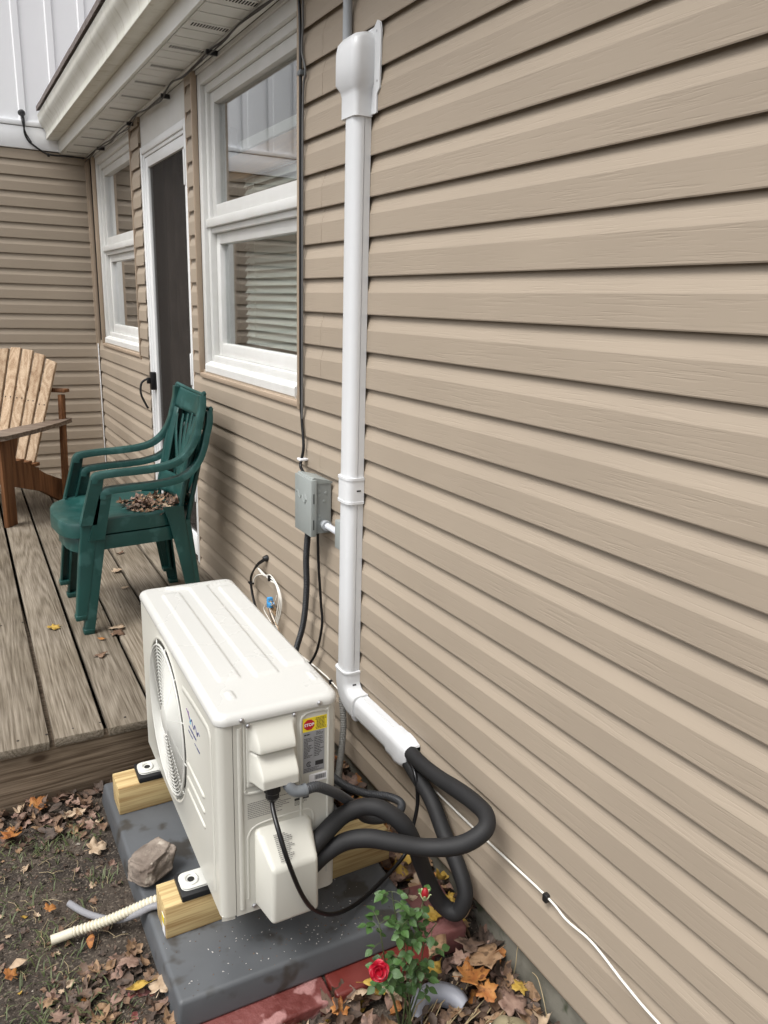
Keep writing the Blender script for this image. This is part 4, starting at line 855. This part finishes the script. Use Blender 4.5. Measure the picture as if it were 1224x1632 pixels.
# ------------------------------------------------------------------ stacked green resin chairs (front towards -X)
def solid(o, t, off=-1):
    m = o.modifiers.new('thickness', 'SOLIDIFY'); m.thickness = t; m.offset = off; return o
def chair(label, loc):
    c = thing('resin_chair', label, 'chair', loc, 0, 'stacked green resin chairs')
    def cm(name, g, parent=None, smooth=45, **k): return mk(name, g, M_GREEN, c, local=True, smooth=smooth)
    # seat: rounded outline with a skirt
    out = []
    for k in range(48):
        a = 2 * math.pi * k / 48; ca, sa = math.cos(a), math.sin(a); e = .36
        x = -.02 + .215 * math.copysign(abs(ca) ** e, ca); y = .222 * math.copysign(abs(sa) ** e, sa)
        if x < -.12: x -= .045 * (1 - (y / .222) ** 2)
        y *= 1 - .10 * (x + .02) / .215
        out.append((x, y))
    rings = []
    for s_, z in ((.02, .384), (.3, .385), (.6, .389), (.82, .396), (.93, .400), (.985, .397), (1.0, .388), (1.004, .35), (1.006, .342)):
        rings.append([(-.02 + (x + .02) * s_, y * s_, z - (.012 * sst(-.13, -.24, x) * s_)) for x, y in out])
    cm('seat', loft(rings + [[(-.02 + (x + .02) * .985, y * .985, .343) for x, y in out], [(-.02 + (x + .02) * .97, y * .97, .375) for x, y in out]], cap=True))
    # legs: L sections, tapered and splayed
    def leg(top, bot, w1, w2, sx, sy, t=.007, n=9, curve=0):
        rings = []
        for i in range(n + 1):
            f = i / n
            x = top[0] + (bot[0] - top[0]) * f; y = top[1] + (bot[1] - top[1]) * f; z = top[2] + (bot[2] - top[2]) * f
            a = w1[0] + (w1[1] - w1[0]) * (f ** (.6 if curve else 1)); b = w2[0] + (w2[1] - w2[0]) * f; r = .006
            P = [(0, r), (r * .3, r * .3), (r, 0), (a, 0), (a, t), (t + r, t), (t, t + r), (t, b), (0, b)]
            rings.append([(x + sx * p, y + sy * q, z) for p, q in P])
        return loft(rings)
    for sy in (-1, 1):
        fl = leg((-.198, sy * .236, .40), (-.243, sy * .243, 0), (.062, .038), (.044, .036), 1, -sy)
        foot = rbox(-.2445, -.203, min(sy * .244, sy * .202), max(sy * .244, sy * .202), 0, .022, .004)
        post = loft([[(-.152 - .05 * (1 - f) + dx, sy * yy, .385 + .178 * f) for dx, yy in ((0, .243), (.060 - .014 * f, .243), (.060 - .014 * f, .234), (.010, .232), (.008, .205), (0, .205))] for f in lin(0, 1, 5)])
        cm('leg', J(fl, foot))
        cm('leg', J(leg((.205, sy * .214, .42), (.247, sy * .240, 0), (.086, .038), (.046, .036), -1, -sy, curve=1), rbox(.207, .2485, min(sy * .242, sy * .200), max(sy * .242, sy * .200), 0, .018, .004)))
        # armrest: crowned strip curling up into the back
        pts = [(-.150, sy * .222, .548), (-.143, sy * .222, .573), (-.118, sy * .224, .584), (-.05, sy * .228, .590), (.05, sy * .230, .594), (.13, sy * .228, .602), (.19, sy * .222, .622), (.235, sy * .212, .665), (.262, sy * .204, .72), (.274, sy * .200, .765), (.288, sy * .199, .82), (.291, sy * .192, .865)]
        sp_ = spline(pts, 5); rings = []
        for i, p in enumerate(sp_):
            t = (sp_[min(i + 1, len(sp_) - 1)] - sp_[max(i - 1, 0)]).normalized(); up_ = Vector((-t.z, 0, t.x)); w = .0235 - .003 * sst(.15, .27, p.x)
            side = Vector((0, 1, 0))
            rings.append([p + side * (w * q) + up_ * h for q, h in ((-1, -.021), (-1, -.003), (-.85, .003), (0, .006), (.85, .003), (1, -.003), (1, -.021), (.84, -.021), (.80, -.005), (0, -.002), (-.80, -.005), (-.84, -.021))])
        cm('armrest', J(loft(rings), post))
    # backrest: dished shell with fanned slats
    def bp(s_, t): return (.192 + .098 * t + .034 * (1 - s_ * s_) + .012 * t * t, .200 * s_ * (.95 + .06 * t), .405 + .470 * t - .022 * (1 - s_ ** 2) * t)
    def patch(s0, s1, t0, t1, ns=6, nt=8): return field(lin(s0, s1, ns), lin(t0, t1, nt), bp)
    bk = cm('backrest', J(patch(-1, -.74, .20, .80), patch(.74, 1, .20, .80), patch(-1, 1, .80, 1, 24, 6), patch(-1, 1, 0, .20, 24, 5)), smooth=180)
    solid(bk, .007)
    for sy in (-1, 1):
        cm('back_edge', tube([Vector(bp(sy, t)) + Vector((.006, 0, 0)) for t in lin(0, 1, 12)], .010, 8, flat=(1, 1)), smooth=60)
    cm('back_edge', tube([Vector(bp(s_, 1)) + Vector((.005, 0, 0)) for s_ in lin(-1, 1, 20)], .008, 8), smooth=60)
    for k in range(7):
        q = (k - 3) / 3
        pts = [Vector(bp(.16 * q + (.56 * q) * (math.sin(f * math.pi / 2) ** 1.3 if abs(q) > .2 else f), .19 + .62 * f * (1 - .10 * abs(q)))) for f in lin(0, 1, 10)]
        cm('slat', tube(pts, lambda i, t: .010 + .010 * math.sin(math.pi * t), 8, flat=(.26, 1), up=(1, 0, 0)), smooth=60)
    return c
chair('green resin chair at the bottom of the stack on the deck', (-.43, 3.30, DZ))
chair('green resin chair on top of the stack with dead leaves on seat', (-.456, 3.30, DZ + .062))

# ------------------------------------------------------------------ adirondack chair
AF = Vector((-.63, -.777, 0)); ad_rot = math.atan2(AF.x, -AF.y)     # local -Y is forward
adc = thing('adirondack_chair', 'brown wooden adirondack chair with slatted fan back at the deck end', 'chair', (-.862, 5.20, DZ), ad_rot)
def adm(name, g, m, smooth=30): return mk(name, g, m, adc, local=True, smooth=smooth)
def bar(a, b, w, t, up=(0, 0, 1), r=.004):
    a, b = Vector(a), Vector(b); d_ = (b - a); L = d_.length; d_.normalize(); u = Vector(up); s_ = d_.cross(u).normalized(); u = s_.cross(d_)
    M = Matrix((s_, d_, u)).transposed().to_4x4(); M.translation = a
    return xf(rbox(-w / 2, w / 2, 0, L, -t / 2, t / 2, r), M)
for sx in (-1, 1):
    adm('leg', bar((sx * .285, -.25, 0), (sx * .285, -.25, .52), .095, .024, (1, 0, 0)), M_ADF)
    adm('arm', bev(ext([(sx * p, q) for p, q in ((.225, -.37), (.262, -.40), (.345, -.40), (.378, -.36), (.385, -.1), (.365, .2), (.335, .375), (.29, .375), (.275, .2), (.245, 0))], 'z', .523, .548), .004, 2), M_ADA)
    adm('arm_bracket', ext([(-.285, .52), (-.215, .52), (-.235, .45), (-.268, .37), (-.285, .34)] if False else [(-.203, .522), (-.13, .522), (-.15, .45), (-.185, .37), (-.203, .34)], 'x', sx * .285 - .012, sx * .285 + .012), M_ADF)
    adm('stringer', bev(ext([(-.262, .25), (-.262, .38), (-.20, .385), (.02, .30), (.16, .22), (.40, .12), (.40, .02), (.33, .0), (.10, .13)], 'x', sx * .255 - .012, sx * .255 + .012), .003, 1), M_ADF)
    adm('rear_post', bar((sx * .30, .30, .06), (sx * .30, .335, .70), .05, .024, (1, 0, 0)), M_ADF)
for i in range(5): adm('seat_slat', rbox(-.265, .265, -.262 + i * .075, -.262 + i * .075 + .066, .385 - i * .024, .405 - i * .024, .003), M_ADF)
adm('back_brace', bar((-.34, .335, .725), (.34, .335, .725), .06, .022), M_ADF)
adm('lower_brace', bar((-.25, .085, .26), (.25, .085, .26), .06, .03), M_ADF)
nS = 7
for i in range(nS):
    q = (i - (nS - 1) / 2) / ((nS - 1) / 2)
    xb, xt = .205 * q, .255 * q; top = .975 - .060 * q * q
    w = .064
    a = Vector((xb, .065, .235)); b = Vector((xt, .065 + (top - .235) * .40, top)); d_ = (b - a).normalized(); s_ = Vector((1, 0, 0)); s_ = (s_ - d_ * s_.dot(d_)).normalized(); n_ = s_.cross(d_)
    L = (b - a).length
    M = Matrix((s_, d_, n_)).transposed().to_4x4(); M.translation = a
    g = bev(([(-w / 2 + .004, 0, -.010), (w / 2 - .004, 0, -.010), (w / 2 + .003, L - (.018 * q if q > 0 else 0), -.010), (-w / 2 - .003, L + (.018 * q if q < 0 else 0), -.010), (-w / 2 + .004, 0, .010), (w / 2 - .004, 0, .010), (w / 2 + .003, L - (.018 * q if q > 0 else 0), .010), (-w / 2 - .003, L + (.018 * q if q < 0 else 0), .010)], box(0, 1, 0, 1, 0, 1)[1]), .003, 1)
    adm('back_slat', xf(g, M), M_ADS)
    adm('screw', xf(J(*[lathe([(.0045, 0), (.0045, .0008), (0, .0008)], 8, dx, L * .60, .0102) for dx in (-.017, .017)]), M), M_DARK)

# ------------------------------------------------------------------ leaves
MAPLE = [(-90, .22), (-68, .50), (-52, .66), (-42, .80), (-34, .68), (-22, .62), (-8, .78), (2, .88), (10, 1.0), (18, .84), (26, .78), (34, .64), (42, .58), (50, .70), (58, .80), (64, .94), (72, .86), (80, .90), (90, 1.10)]
OVAL = [(-90, .85), (-70, .62), (-45, .52), (-10, .50), (20, .52), (50, .60), (72, .82), (90, 1.05)]
def leaf_geo(size, kind, rn, curl=.35, stem=True):
    half = MAPLE if kind == 'm' else OVAL
    pts = [(a, r) for a, r in half] + [(180 - a, r) for a, r in half[-2:0:-1]]
    asym = rn.uniform(.85, 1.15); V = [(0, 0, 0)]; n = len(pts)
    cx, cy, ph = rn.uniform(-.2, 1) * curl, rn.uniform(-.6, 1) * curl, rn.uniform(0, 6.28)
    def zz(x, y): return cx * x * x * .9 + cy * y * y * .8 + .16 * curl * math.sin(5 * x + ph) * math.cos(4 * y + ph) + .12 * abs(x) * (1 if cx > 0 else -1) * curl
    for f in (.5, 1.0):
        for a, r in pts:
            rr = r * (1 if f < 1 else rn.uniform(.9, 1.06)) * f
            x, y = rr * math.cos(R(a)) * asym, rr * math.sin(R(a)); V.append((x, y, zz(x, y) * (1 if f < 1 else 1.15)))
    F = [(0, 1 + k, 1 + (k + 1) % n) for k in range(n)] + [(1 + k, 1 + n + k, 1 + n + (k + 1) % n, 1 + (k + 1) % n) for k in range(n)]
    if stem:
        b = len(V); y0 = -half[0][1] * .8
        V += [(-.02, y0, .02), (.02, y0, .02), (.03 + .1, y0 - .7, .10), (.09, y0 - .7, .10)]; F.append((b, b + 1, b + 2, b + 3))
    return [(x * size, y * size, z * size) for x, y, z in V], F
def place(g, x, y, z, rn, tilt):
    M = Matrix.Translation((x, y, z)) @ Matrix.Rotation(rn.uniform(0, 6.28), 4, 'Z') @ Matrix.Rotation(rn.uniform(-tilt, tilt), 4, 'X') @ Matrix.Rotation(rn.uniform(-tilt, tilt), 4, 'Y')
    return xf(g, M)
BIG = [(-.824, 2.024, .012, .036, 'm', 3, 'pale cream maple leaf alone on the soil left of the pad'), (-1.021, 2.185, .012, .034, 'm', 2, 'orange curled leaf on the soil near the photo left edge'),
       (-.962, 1.837, .012, .018, 'm', 2, 'small red leaf near the open end of the clear tube'), (-.887, 1.689, .012, .022, 'o', 2, 'small rust leaf on the soil just below the cream hose'),
       (-.817, 1.580, .014, .033, 'm', 6, 'pinkish grey leaf on the soil beside the pad edge'), (-1.046, 1.688, .014, .024, 'o', 3, 'white curled leaf beside an orange one at lower left'),
       (-1.066, 1.662, .012, .020, 'm', 2, 'orange leaf beside a white curled one at lower left'), (-.772, 1.462, .022, .042, 'm', 3, 'large cream leaf at the near left pad corner'),
       (-.815, 1.492, .018, .030, 'o', 5, 'yellowish leaf left of the near pad corner'), (-.943, 2.285, .025, .034, 'm', 2, 'orange leaf against the deck rim board'),
       (-.064, 1.190, .020, .058, 'm', 0, 'large reddish brown maple leaf against the foundation'), (-.160, 1.270, .022, .042, 'o', 0, 'tan leaf standing behind the rose under the dusty brick'),
       (-.140, 1.165, .016, .046, 'm', 2, 'bright orange leaf right of the rose'), (-.120, 1.122, .012, .034, 'm', 2, 'orange leaf above the tan cap'),
       (-.083, 1.068, .0, .044, 'm', 6, 'pinkish brown maple leaf at the lower right beside the cap'), (-.035, 1.102, .0, .024, 'm', 5, 'yellow leaf by the foundation at the lower right'),
       (-.077, 1.252, .012, .038, 'm', 4, 'dark olive brown leaf in front of the dusty brick'), (-.075, 1.540, .055, .036, 'm', 5, 'yellow leaf behind the looping black pipe'),
       (-.302, 1.222, .0, .038, 'm', 3, 'cream leaf left of the rose stems'), (-.375, 1.262, -.005, .032, 'o', 3, 'curled tan leaf below the red rose bloom'),
       (-.338, 1.272, .0, .026, 'o', 5, 'golden leaf below the smooth red brick'), (-.425, 1.255, -.01, .026, 'm', 2, 'orange brown leaf in front of the peeling brick'),
       (-.195, 1.225, .012, .034, 'o', 5, 'pale yellow leaf just right of the rose'), (-.125, 1.215, .018, .026, 'm', 6, 'small reddish leaf between rose and large brown maple leaf')]
rl = random.Random(21)
for x, y, z, s_, kd, mi, lb in BIG:
    o = mk('fallen_leaf', place(leaf_geo(s_, kd, rl, .45), x, y, z + .004, rl, .35), M_LF[mi], smooth='open'); tag(o, lb, 'leaf', 'fallen leaves picked out on the ground'); solid(o, .0005, 0)
DLV = [(-.416, 3.77, .032, 'm', 3, 'pale tan leaf on the deck under the chair seats'), (-.767, 3.175, .034, 'm', 5, 'yellow tan maple leaf on the deck left of the chair foot'), (-.550, 3.071, .040, 'm', 3, 'tan maple leaf on the deck right of the chair foot'),
       (-.56, 3.02, .036, 'm', 1, 'brown leaf lapped under the tan leaf on the deck'), (-.651, 2.84, .028, 'm', 1, 'reddish brown leaf on the front deck boards'), (-.428, 3.517, .022, 'o', 3, 'small tan leaf on the deck between chair legs'),
       (-.34, 4.05, .024, 'm', 1, 'dark brown leaf on the deck behind the chair legs'), (-.61, 3.22, .02, 'o', 1, 'thin brown leaf caught in the deck gap by chair foot'), (-.62, 2.98, .017, 'o', 2, 'small orange brown leaf below the chair foot'), (-.36, 4.9, .03, 'm', 3, 'pale leaf on the deck by the far wall')]
for x, y, s_, kd, mi, lb in DLV:
    o = mk('fallen_leaf', place(leaf_geo(s_, kd, rl, .4), x, y, DZ + .006, rl, .15), M_LF[mi], smooth='open'); tag(o, lb, 'leaf', 'fallen leaves on the deck'); solid(o, .0005, 0)
def litter(name, label, regions, seed, cols=None):
    rn = random.Random(seed); gs = []; mi = []
    for n, (x0, x1, y0, y1), zf, (s0, s1), tilt, wts in regions:
        for _ in range(n):
            x, y = rn.uniform(x0, x1), rn.uniform(y0, y1)
            z = zf(x, y, rn)
            if z is None: continue
            k = 'm' if rn.random() < .6 else 'o'
            g = place(leaf_geo(rn.uniform(s0, s1), k, rn, rn.uniform(.45, 1.25), False), x, y, z, rn, tilt)
            gs.append(g); mi += [rn.choices(range(8), wts)[0]] * len(g[1])
    o = mk(name, J(*gs), M_LF, smooth='open', mi=mi, center=False); return tag(o, label, 'leaves', kind='stuff')
def zg(lo, hi):
    def f(x, y, rn):
        if -.775 < x < -.14 and 1.33 < y < 2.27: return None
        return gz(x, y) + rn.uniform(lo, hi)
    return f
def rimz(x, y, rn):
    if rn.random() > sst(2.02, 2.24, y) * (.45 + .55 * sst(-1.15, -.85, x)): return None
    if x > -.78 and y < 2.27: return None
    return gz(x, y) + rn.uniform(.003, .022) + .02 * sst(2.2, 2.31, y) * rn.random()
WB = (3, 4, 1.0, 1.3, 5, .5, 3, 5)
litter('leaf_litter', 'brown and orange leaf litter on the soil round the pad', [
    (620, (-.66, .004, .80, 1.29), zg(.002, .042), (.016, .040), .6, WB),
    (260, (-.14, .004, 1.29, 2.30), zg(.004, .05), (.018, .042), .6, (3, 3, 2, 1, 4, 1.5, 2, 5)),
    (820, (-1.45, -.55, 1.98, 2.318), rimz, (.008, .028), .6, (2, 4, .25, .8, 5, .05, 4, 5)),
    (190, (-1.0, -.775, 1.30, 1.62), zg(.002, .016), (.008, .026), .45, (3, 3, .5, 1.2, 4, .3, 3, 4)),
    (700, (-1.6, -.78, 1.0, 2.2), zg(.0, .006), (.003, .014), .35, (1.5, 3, .2, .8, 5, .1, 3, 8))], 11)
def seatz(x, y, rn):
    d_ = math.hypot((x + .33) / .14, (y - 3.26) / .16)
    if d_ > 1: return None
    return DZ + .062 + .392 + rn.uniform(.002, .006) + .014 * (1 - d_) * rn.random()
litter('leaf_pile', 'heap of dry brown leaves on the seat of the upper green chair', [(150, (-.47, -.19, 3.10, 3.42), seatz, (.012, .028), .4, (3, 5, .8, 2, 4, .1, 4, 3))], 12)
# small bits in the soil
rn = random.Random(31); gs = []; mi = []
for _ in range(9000):
    x, y = rn.uniform(-1.6, -.74), rn.uniform(.9, 2.31)
    if x > -.775 and y > 1.33: continue
    s_ = rn.uniform(.0012, .0045) * (1.6 if rn.random() < .12 else 1); z = gz(x, y) + s_ * .25
    a, b, c_ = s_ * rn.uniform(.6, 1.6), s_ * rn.uniform(.4, 1), s_ * rn.uniform(.25, .8); th = rn.uniform(0, 6.28)
    g = ([(a, 0, 0), (-a * .5, b, 0), (-a * .6, -b, 0), (0, 0, c_), (a * .2, b * .2, -c_)], [(0, 1, 3), (1, 2, 3), (2, 0, 3), (1, 0, 4), (2, 1, 4), (0, 2, 4)])
    gs.append(xf(g, TR(x, y, z, th, rn.uniform(-.5, .5)))); mi += [rn.choices((0, 1, 2, 3), (10, 3, 1.4, .5))[0]] * 6
crumb = mk('soil_crumbs', J(*gs), [M_SOIL, M_LF[4], M_LF[1], mat('pale_grit', (.34, .30, .25), .9)], smooth=0, mi=mi, center=False); tag(crumb, 'crumbs of soil, bark and grit on the bare ground', 'soil', kind='stuff')
gs = []
for cx, cy, n, sp_ in ((-.93, 2.10, 60, .06), (-.86, 2.13, 34, .045), (-.775, 2.16, 18, .025), (-1.08, 2.08, 26, .05), (-1.02, 1.62, 40, .06), (-1.08, 1.80, 40, .07), (-.97, 1.74, 26, .025), (-.95, 1.50, 60, .06), (-.92, 1.43, 46, .06), (-1.05, 1.45, 40, .07), (-.83, 1.90, 20, .025), (-1.12, 1.95, 36, .07), (-.99, 1.93, 22, .05), (-.90, 1.80, 10, .03)):
    for _ in range(int(n * 1.7)):
        x, y = rn.gauss(cx, sp_), rn.gauss(cy, sp_ * .8)
        if x > -.78: continue
        L = rn.uniform(.012, .045); th = rn.uniform(0, 6.28); ln = rn.uniform(.5, 1.3); w = rn.uniform(.0008, .0020)
        P = [(0, 0, 0), (L * .5 * math.sin(ln), 0, L * .5), (L * math.sin(ln) * 1.15, 0, L * .7 * math.cos(ln) + .004)]
        V = [(P[0][0], -w, 0), (P[0][0], w, 0), (P[1][0], w * .8, P[1][2]), (P[1][0], -w * .8, P[1][2]), (P[2][0], 0, P[2][2])]
        gs.append(xf((V, [(0, 1, 2, 3), (3, 2, 4)]), TR(x, y, gz(x, y), th)))
tag(mk('grass', J(*gs), M_GRASS, smooth='open', center=False), 'sparse short grass blades growing in the dark soil', 'grass', kind='stuff')
gs = []
for _ in range(90):
    x, y = rn.uniform(-1.3, -.8), rn.uniform(1.2, 2.25); L = rn.uniform(.015, .05); th = rn.uniform(0, 3.14); z = gz(x, y) + .004
    gs.append(tube([(x, y, z), (x + L * .5 * math.cos(th) + .003, y + L * .5 * math.sin(th), z + .004), (x + L * math.cos(th), y + L * math.sin(th), z + .001)], .0007, 4))
for _ in range(30):
    x, y = rn.uniform(-.30, -.12), rn.uniform(1.05, 1.2); L = rn.uniform(.03, .08); th = rn.uniform(.2, .9); z = gz(x, y) + rn.uniform(.02, .05)
    gs.append(tube([(x, y, z), (x + L * math.cos(th), y + L * math.sin(th) * .6, z + .01)], .0012, 5))
tag(mk('twigs', J(*gs), M_STRAW, smooth=60, center=False), 'scattered straw and thin twigs on the soil', 'twigs', kind='stuff')
for P, lb in (([(-.012, 1.155, -.03), (-.016, 1.145, .02), (-.010, 1.150, .06), (-.006, 1.142, .078)], 'dry straw stem leaning on the foundation under the pipe loop'), ([(-.02, 1.02, -.03), (-.018, 1.04, .01), (-.008, 1.075, .035), (-.004, 1.10, .03)], 'bent straw stem against the foundation at lower right')):
    tag(mk('straw_stem', tube(spline(P, 6), .0011, 6), M_STRAW, smooth=60), lb, 'straw')

# ------------------------------------------------------------------ rose bush
rose = thing('rose_bush', 'small rose bush with one red bloom and a bud before the pad', 'rose bush', (-.300, 1.165, -.045))
rr_ = random.Random(8)
tips = [(-.380, 1.17, .270), (-.350, 1.175, .335), (-.272, 1.170, .285), (-.238, 1.165, .215), (-.388, 1.135, .185), (-.245, 1.165, .135), (-.330, 1.160, .255), (-.300, 1.172, .235)]
stems = []
for i, t in enumerate(tips):
    b = Vector((-.305 + rr_.uniform(-.012, .012), 1.165 + rr_.uniform(-.01, .01), -.05)); t = Vector(t); m1 = b.lerp(t, .4) + Vector((rr_.uniform(-.01, .012), rr_.uniform(-.01, .01), .02)); m2 = b.lerp(t, .75) + Vector((rr_.uniform(-.01, .01), rr_.uniform(-.008, .008), .015))
    sp_ = spline([b, m1, m2, t], 8); stems.append(sp_)
    mk('stem', tube(sp_, lambda k, f: .0022 - .0012 * f, 6), M_RSTEM, rose, smooth=60)
lv = leaf = None
def rose_leaf():
    V, F = [], []; n = 8
    for i in range(n + 1):
        t = i / n; w = .40 * math.sin(math.pi * min(1, t ** .85 * .97 + .02)) * (1 - .12 * t) + .005
        for q in (-1, -.5, 0, .5, 1): V.append((q * w, t, .16 * abs(q) * w - .22 * t * t + (.015 if i % 2 and abs(q) == 1 else 0)))
    F = [(i * 5 + j, i * 5 + j + 1, (i + 1) * 5 + j + 1, (i + 1) * 5 + j) for i in range(n) for j in range(4)]
    return V, F
l0 = None; petio = []
for si, sp_ in enumerate(stems):
    for k in range(9, len(sp_), 3):
        p = sp_[k]
        if p.z < .03: continue
        for _ in range(2 if rr_.random() < .6 else 1):
            yaw = rr_.uniform(0, 6.28); L = rr_.uniform(.016, .034)
            d_ = Vector((math.cos(yaw), math.sin(yaw) * .8 - .25, rr_.uniform(-.25, .5))).normalized(); e = p + d_ * L
            petio.append(tube([p, p + d_ * L * .5 + Vector((0, 0, .003)), e], .0007, 4))
            for off, sc in ((0, 1), (1.25, .8), (-1.25, .8)):
                if off and rr_.random() < .25: continue
                size = rr_.uniform(.017, .027) * sc
                base_ = e if off == 0 else p + d_ * L * .72
                dirv = (Matrix.Rotation(off, 3, 'Z') @ d_); dirv.z = dirv.z * .4 + rr_.uniform(-.35, .15); dirv.normalize()
                nrm = Vector((rr_.uniform(-.45, .45), rr_.uniform(-.75, .15), 1)); xax = dirv.cross(nrm).normalized(); nz = xax.cross(dirv)
                Mr = Matrix((xax, dirv, nz)).transposed()
                if l0 is None: l0 = mk('leaf', rose_leaf(), M_RLEAF, rose, smooth='open', center=False); o = l0
                else: o = dup(l0, rose, (0, 0, 0))
                o.location = base_; o.rotation_euler = Mr.to_euler(); o.scale = (size, size, size)
tag(mk('leaf_stalks', J(*petio), M_RSTEM, rose, smooth=60), kind='stuff')
def petal(R0, tilt, wid, cup):
    return field(lin(-1, 1, 8), lin(0, 1, 6), lambda q, t: (R0 * t * math.cos(tilt) - cup * q * q * R0 * .4 * t, q * wid * R0 * math.sin(math.pi * min(1, .15 + .62 * t)), R0 * t * math.sin(tilt) + cup * R0 * .35 * q * q * t - (.12 * R0 * t * t * t)))
def bloom(c, R0, face, parts):
    f = Vector(face).normalized(); s_ = f.orthogonal().normalized(); u = f.cross(s_); M = Matrix((s_, u, f)).transposed().to_4x4(); M.translation = c
    for (n, tilt, sc, wid, ph) in parts:
        for k in range(n):
            g = xf(petal(R0 * sc, tilt + rr_.uniform(-.1, .1), wid, .5), M @ Matrix.Rotation(ph + k * 2 * math.pi / n + rr_.uniform(-.15, .15), 4, 'Z'))
            o = mk('petal', g, M_PETAL, rose, smooth='open'); solid(o, .0004, 0)
FLc = Vector((-.402, 1.128, .198))
bloom(FLc, .0215, (-.45, -.75, .5), [(5, .25, 1.05, .66, 0), (4, .65, .9, .66, .6), (3, 1.05, .7, .6, .2)])
mk('bloom_stem', tube(spline([(-.388, 1.135, .185), (-.394, 1.136, .19), FLc], 4), .0015, 6), M_RSTEM, rose, smooth=60)
bud = mk('bud', lathe([(.0, .026), (.004, .024), (.0075, .017), (.0085, .010), (.006, .002), (.002, -.002)], 12, -.270, 1.168, .292), M_BUDR, rose, smooth=60)
for k in range(5):
    a = k * 1.257 + .3; ca, sa = math.cos(a), math.sin(a)
    mk('sepal', tube([(-.270 + .003 * ca, 1.168 + .003 * sa, .290), (-.270 + .0085 * ca, 1.168 + .0085 * sa, .298), (-.270 + .0115 * ca, 1.168 + .0115 * sa, .305), (-.270 + .015 * ca, 1.168 + .015 * sa, .306)], lambda i, t: .0048 * (1 - t) + .0006, 6, flat=(.5, 1)), M_SEPAL, bud, smooth=60)

# ------------------------------------------------------------------ odd things among the leaves
gp = thing('plastic_scoop', 'bent piece of grey plastic sheet among the leaves beside the rose', 'plastic sheet', (-.22, 1.15, -.03))
path_ = spline([(-.272, 1.150, -.03), (-.250, 1.172, -.014), (-.220, 1.175, -.010), (-.192, 1.155, -.014), (-.180, 1.130, -.026)], 6)
V = []; 
for i, p in enumerate(path_):
    t = (path_[min(i + 1, len(path_) - 1)] - path_[max(i - 1, 0)]).normalized(); s_ = Vector((0, 0, 1)).cross(t).normalized(); w = .040 * (1 - .25 * abs(i / (len(path_) - 1) * 2 - 1) ** 3)
    V += [p + Vector((0, 0, -.022)), p + s_ * w * .12 + Vector((0, 0, .010)), p + s_ * w * .5 + Vector((0, 0, .016)), p + s_ * w * .85 + Vector((0, 0, .014))]
sc_ = mk('sheet', ([tuple(v) for v in V], [(i * 4 + j, i * 4 + j + 1, (i + 1) * 4 + j + 1, (i + 1) * 4 + j) for i in range(len(path_) - 1) for j in range(3)]), M_GPL, gp, smooth='open'); solid(sc_, .003, 0)
cap = thing('cloth_cap', 'tan cloth cap with green and white band at the bottom edge', 'cap', (-.150, 1.015, -.03))
def dome(q, t):
    a = q * 2 * math.pi; r = math.cos(t * math.pi / 2) ** .8
    return (-.148 + .062 * r * math.cos(a) + .004 * math.sin(3 * a + 5 * t), 1.005 + .052 * r * math.sin(a), -.04 + .088 * math.sin(t * math.pi / 2) ** .85 + .003 * math.sin(5 * a))
mk('crown', field(lin(0, 1, 36), lin(0, .985, 14), dome), M_CAP, cap, smooth=180)
def cpt(q, t, o_): 
    p = Vector(dome(q, t)); c0 = Vector((-.148, 1.005, -.03)); return p + (p - c0).normalized() * o_
mk('band', field(lin(.32, .56, 14), lin(.30, .60, 6), lambda q, t: cpt(q, t, .0012)), M_CAPG, cap, smooth=180)
for q0 in (.335, .385, .43, .475, .52):
    mk('white_stroke', tube([cpt(q0, .36, .0022), cpt(q0 + .012, .44, .0022), cpt(q0 + .004, .54, .0022)], .0028, 6, flat=(1, .6)), M_PAPER, cap, smooth=60)
